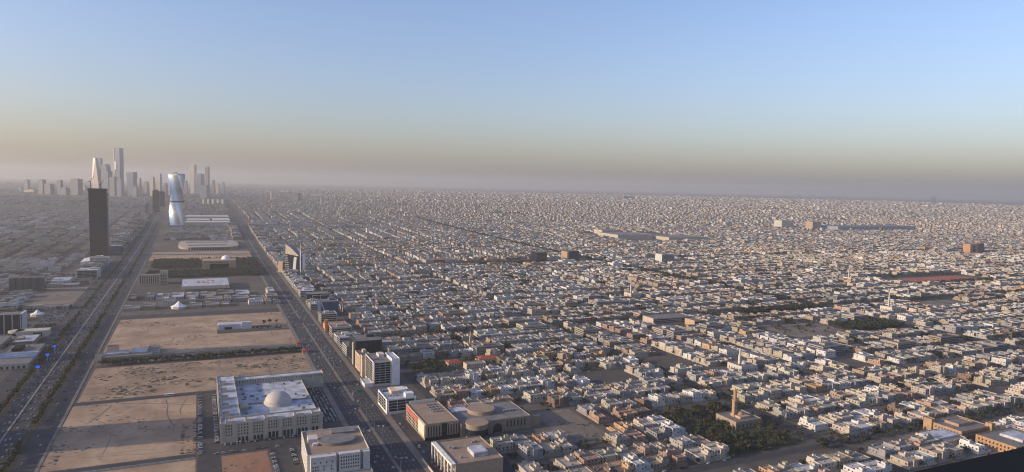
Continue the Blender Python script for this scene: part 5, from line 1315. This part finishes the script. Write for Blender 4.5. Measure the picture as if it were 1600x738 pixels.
for i in range(9):
    for j in range(50):
        if rc_.random() < 0.8: FARCARS.append((-297+i*4.0, 1612+j*3.7, PI2, CC[rc_.choices(range(len(CC)), [q[2] for q in CC])[0]][0], 'sedan'))
for i in range(3):
    for j in range(16): FARCARS.append((99+j*3.3, 1466+i*11, 0, CC[rc_.choices(range(len(CC)), [q[2] for q in CC])[0]][0], 'sedan'))
for (l, dp, px_, py_) in lots:                             # a few cars at the kerbs of the streets
    if dp < 1900 and rc_.random() < 0.5:
        x, y, lw, ld, f = l[:5]; s_ = ld/2+2.2
        dx, dy = {0: (0, -s_), 2: (0, s_), 3: (-s_, 0), 1: (s_, 0)}[f]
        FARCARS.append((x+dx, y+dy, PI2 if f in (0, 2) else 0, CC[rc_.choices(range(len(CC)), [q[2] for q in CC])[0]][0], 'sedan'))
cm = CARS['sedan']
cb, cg, ccw = [], [], []
for x, y, r0_, c, k in FARCARS:
    L, W_ = (2.3, 0.92) if abs(math.cos(r0_)) > 0.5 else (0.92, 2.3)
    z = Tf(y)+0.2
    cb.append((x-W_, x+W_, y-L, y+L, z+0.25, z+0.95)); ccw.append(c)
    cb.append((x-W_*.75 if L > 1 else x-W_*.55, x+W_*.75 if L > 1 else x+W_*.4, y-L*.55 if L > 1 else y-L*.75, y+L*.3 if L > 1 else y+L*.75, z+1.36, z+1.45)); ccw.append(c)
    cg.append((x-W_*.72 if L > 1 else x-W_*.6, x+W_*.72 if L > 1 else x+W_*.45, y-L*.6 if L > 1 else y-L*.72, y+L*.35 if L > 1 else y+L*.72, z+0.95, z+1.36))
cb, cg, ccw = np.array(cb), np.array(cg), np.array(ccw)
me = mass_mesh('distant_cars', [(*box_arrays(cb, ccw, ccw), 0), (*box_arrays(cg, np.full((len(cg), 3), .04), np.full((len(cg), 3), .04)), 1)], ['paint_mass', 'window_glass'])
tag(place(me, 'distant_cars'), 'mass of small cars on the farther streets and highway', 'cars', kind='stuff')
# bus on the cross road
t = thing('white_bus', 'white bus on the narrow road between the sand parcels', 'bus', (-40, 1044, 0.12), PI2)
MB().box(-1.25, 1.25, -6, 6, 0.4, 3.1, bottom=True).build('body', 'white_paint', t); MB().box(-1.3, 1.3, -5.6, 5.7, 1.5, 2.5, bottom=True).build('window_band', 'window_glass', t)
wm = MB().tube((-0.15, 0, 0), (0.15, 0, 0), 0.48, n=10).mesh('wheel', ['dark_metal'])
for sx in (-1.15, 1.15):
    for sy in (-4, 3.8): place(wm, 'wheel', t, (sx, sy, 0.48))

# ------------------------------------------------------------------ street furniture
lp = MB().tube((0, 0, 0), (0, 0, 15), 0.22, 0.12, 6).mesh('pole', ['metal'])
la_ = MB().tube((-3.2, 0, 15.2), (3.2, 0, 15.2), 0.1, n=5).box(-4, -3, -.25, .25, 15.05, 15.3, bottom=True).box(3, 4, -.25, .25, 15.05, 15.3, bottom=True).mesh('lamp_arm', ['metal'])
def lamp(x, y, label, group):
    t = thing('street_lamp', label, 'street lamp', (x, y, Tf(y)+0.4), 0, group); place(lp, 'pole', t); place(la_, 'lamp_arm', t)
for side, xc in (('east', -184), ('west', -232)):
    for i in range(22):
        y = 790+i*48+(12 if side == 'east' else 0); lamp(xc+hx(y), y, f'twin-arm street lamp on the {side} highway verge, {ordw(i+1)} from the near end', 'highway street lamps')
for i in range(24): y = 640+i*42; lamp(188.5+rx(y), y, f'twin-arm street lamp on the avenue median, {ordw(i+1)} from the near end', 'avenue street lamps')
for i, (y, lab) in enumerate([(1217, 'nearest of three lit blue roadside billboards'), (1296, 'middle one of three lit blue roadside billboards'), (1357, 'farthest of three lit blue roadside billboards')]):
    t = thing('blue_billboard', lab, 'billboard', (-213+hx(y)-8, y, 0.4), 0, 'blue billboards on the highway')
    MB().tube((0, 0, 0), (0, 0, 11), 0.35, n=8).build('post', 'metal', t); MB().box(-2.8, 2.8, -0.35, 0.35, 11, 15.2, bottom=True).build('frame', 'dark_metal', t)
    MB().box(-2.6, 2.6, -0.42, -0.36, 11.2, 15, bottom=True).build('screen', 'blue_screen', t)
t = thing('green_road_sign', 'green overhead direction sign on the avenue', 'sign', (196+rx(951), 951, 0.3))
MB().tube((-6, 0, 0), (-6, 0, 9), 0.25, n=6).tube((-6, 0, 8), (8, 0, 8), 0.2, n=6).build('gantry', 'metal', t); MB().box(0, 8.5, -0.3, -0.1, 5.6, 10, bottom=True).build('panel', 'green_paint', t)

# ------------------------------------------------------------------ haze: the dusty evening air
hz = bpy.data.materials.new('haze_air'); hz.use_nodes = True; nt = hz.node_tree; nt.nodes.clear()
vo = nt.nodes.new("ShaderNodeVolumePrincipled"); vo.inputs["Color"].default_value = (0.66, 0.66, 0.65, 1); vo.inputs["Density"].default_value = 5.8e-5; vo.inputs["Anisotropy"].default_value = 0.3
ou = nt.nodes.new("ShaderNodeOutputMaterial"); nt.links.new(vo.outputs[0], ou.inputs["Volume"])
b = MB().box(-23000, 43000, -1500, 46000, -2, 660, bottom=True)
MATS['haze_air'] = hz
tag(b.build('haze', 'haze_air'), 'pale dusty evening haze over the whole city', 'haze', kind='stuff')
print('objects', len(bpy.data.objects), 'tris', sum(len(m.polygons) for m in bpy.data.meshes)*2, 'villas', nh, 'cars', NC[0], 'trees', TREE_COUNT, 'far cars', len(FARCARS), 'mass trees', len(MASS_TREES), 'lots', len(lots))
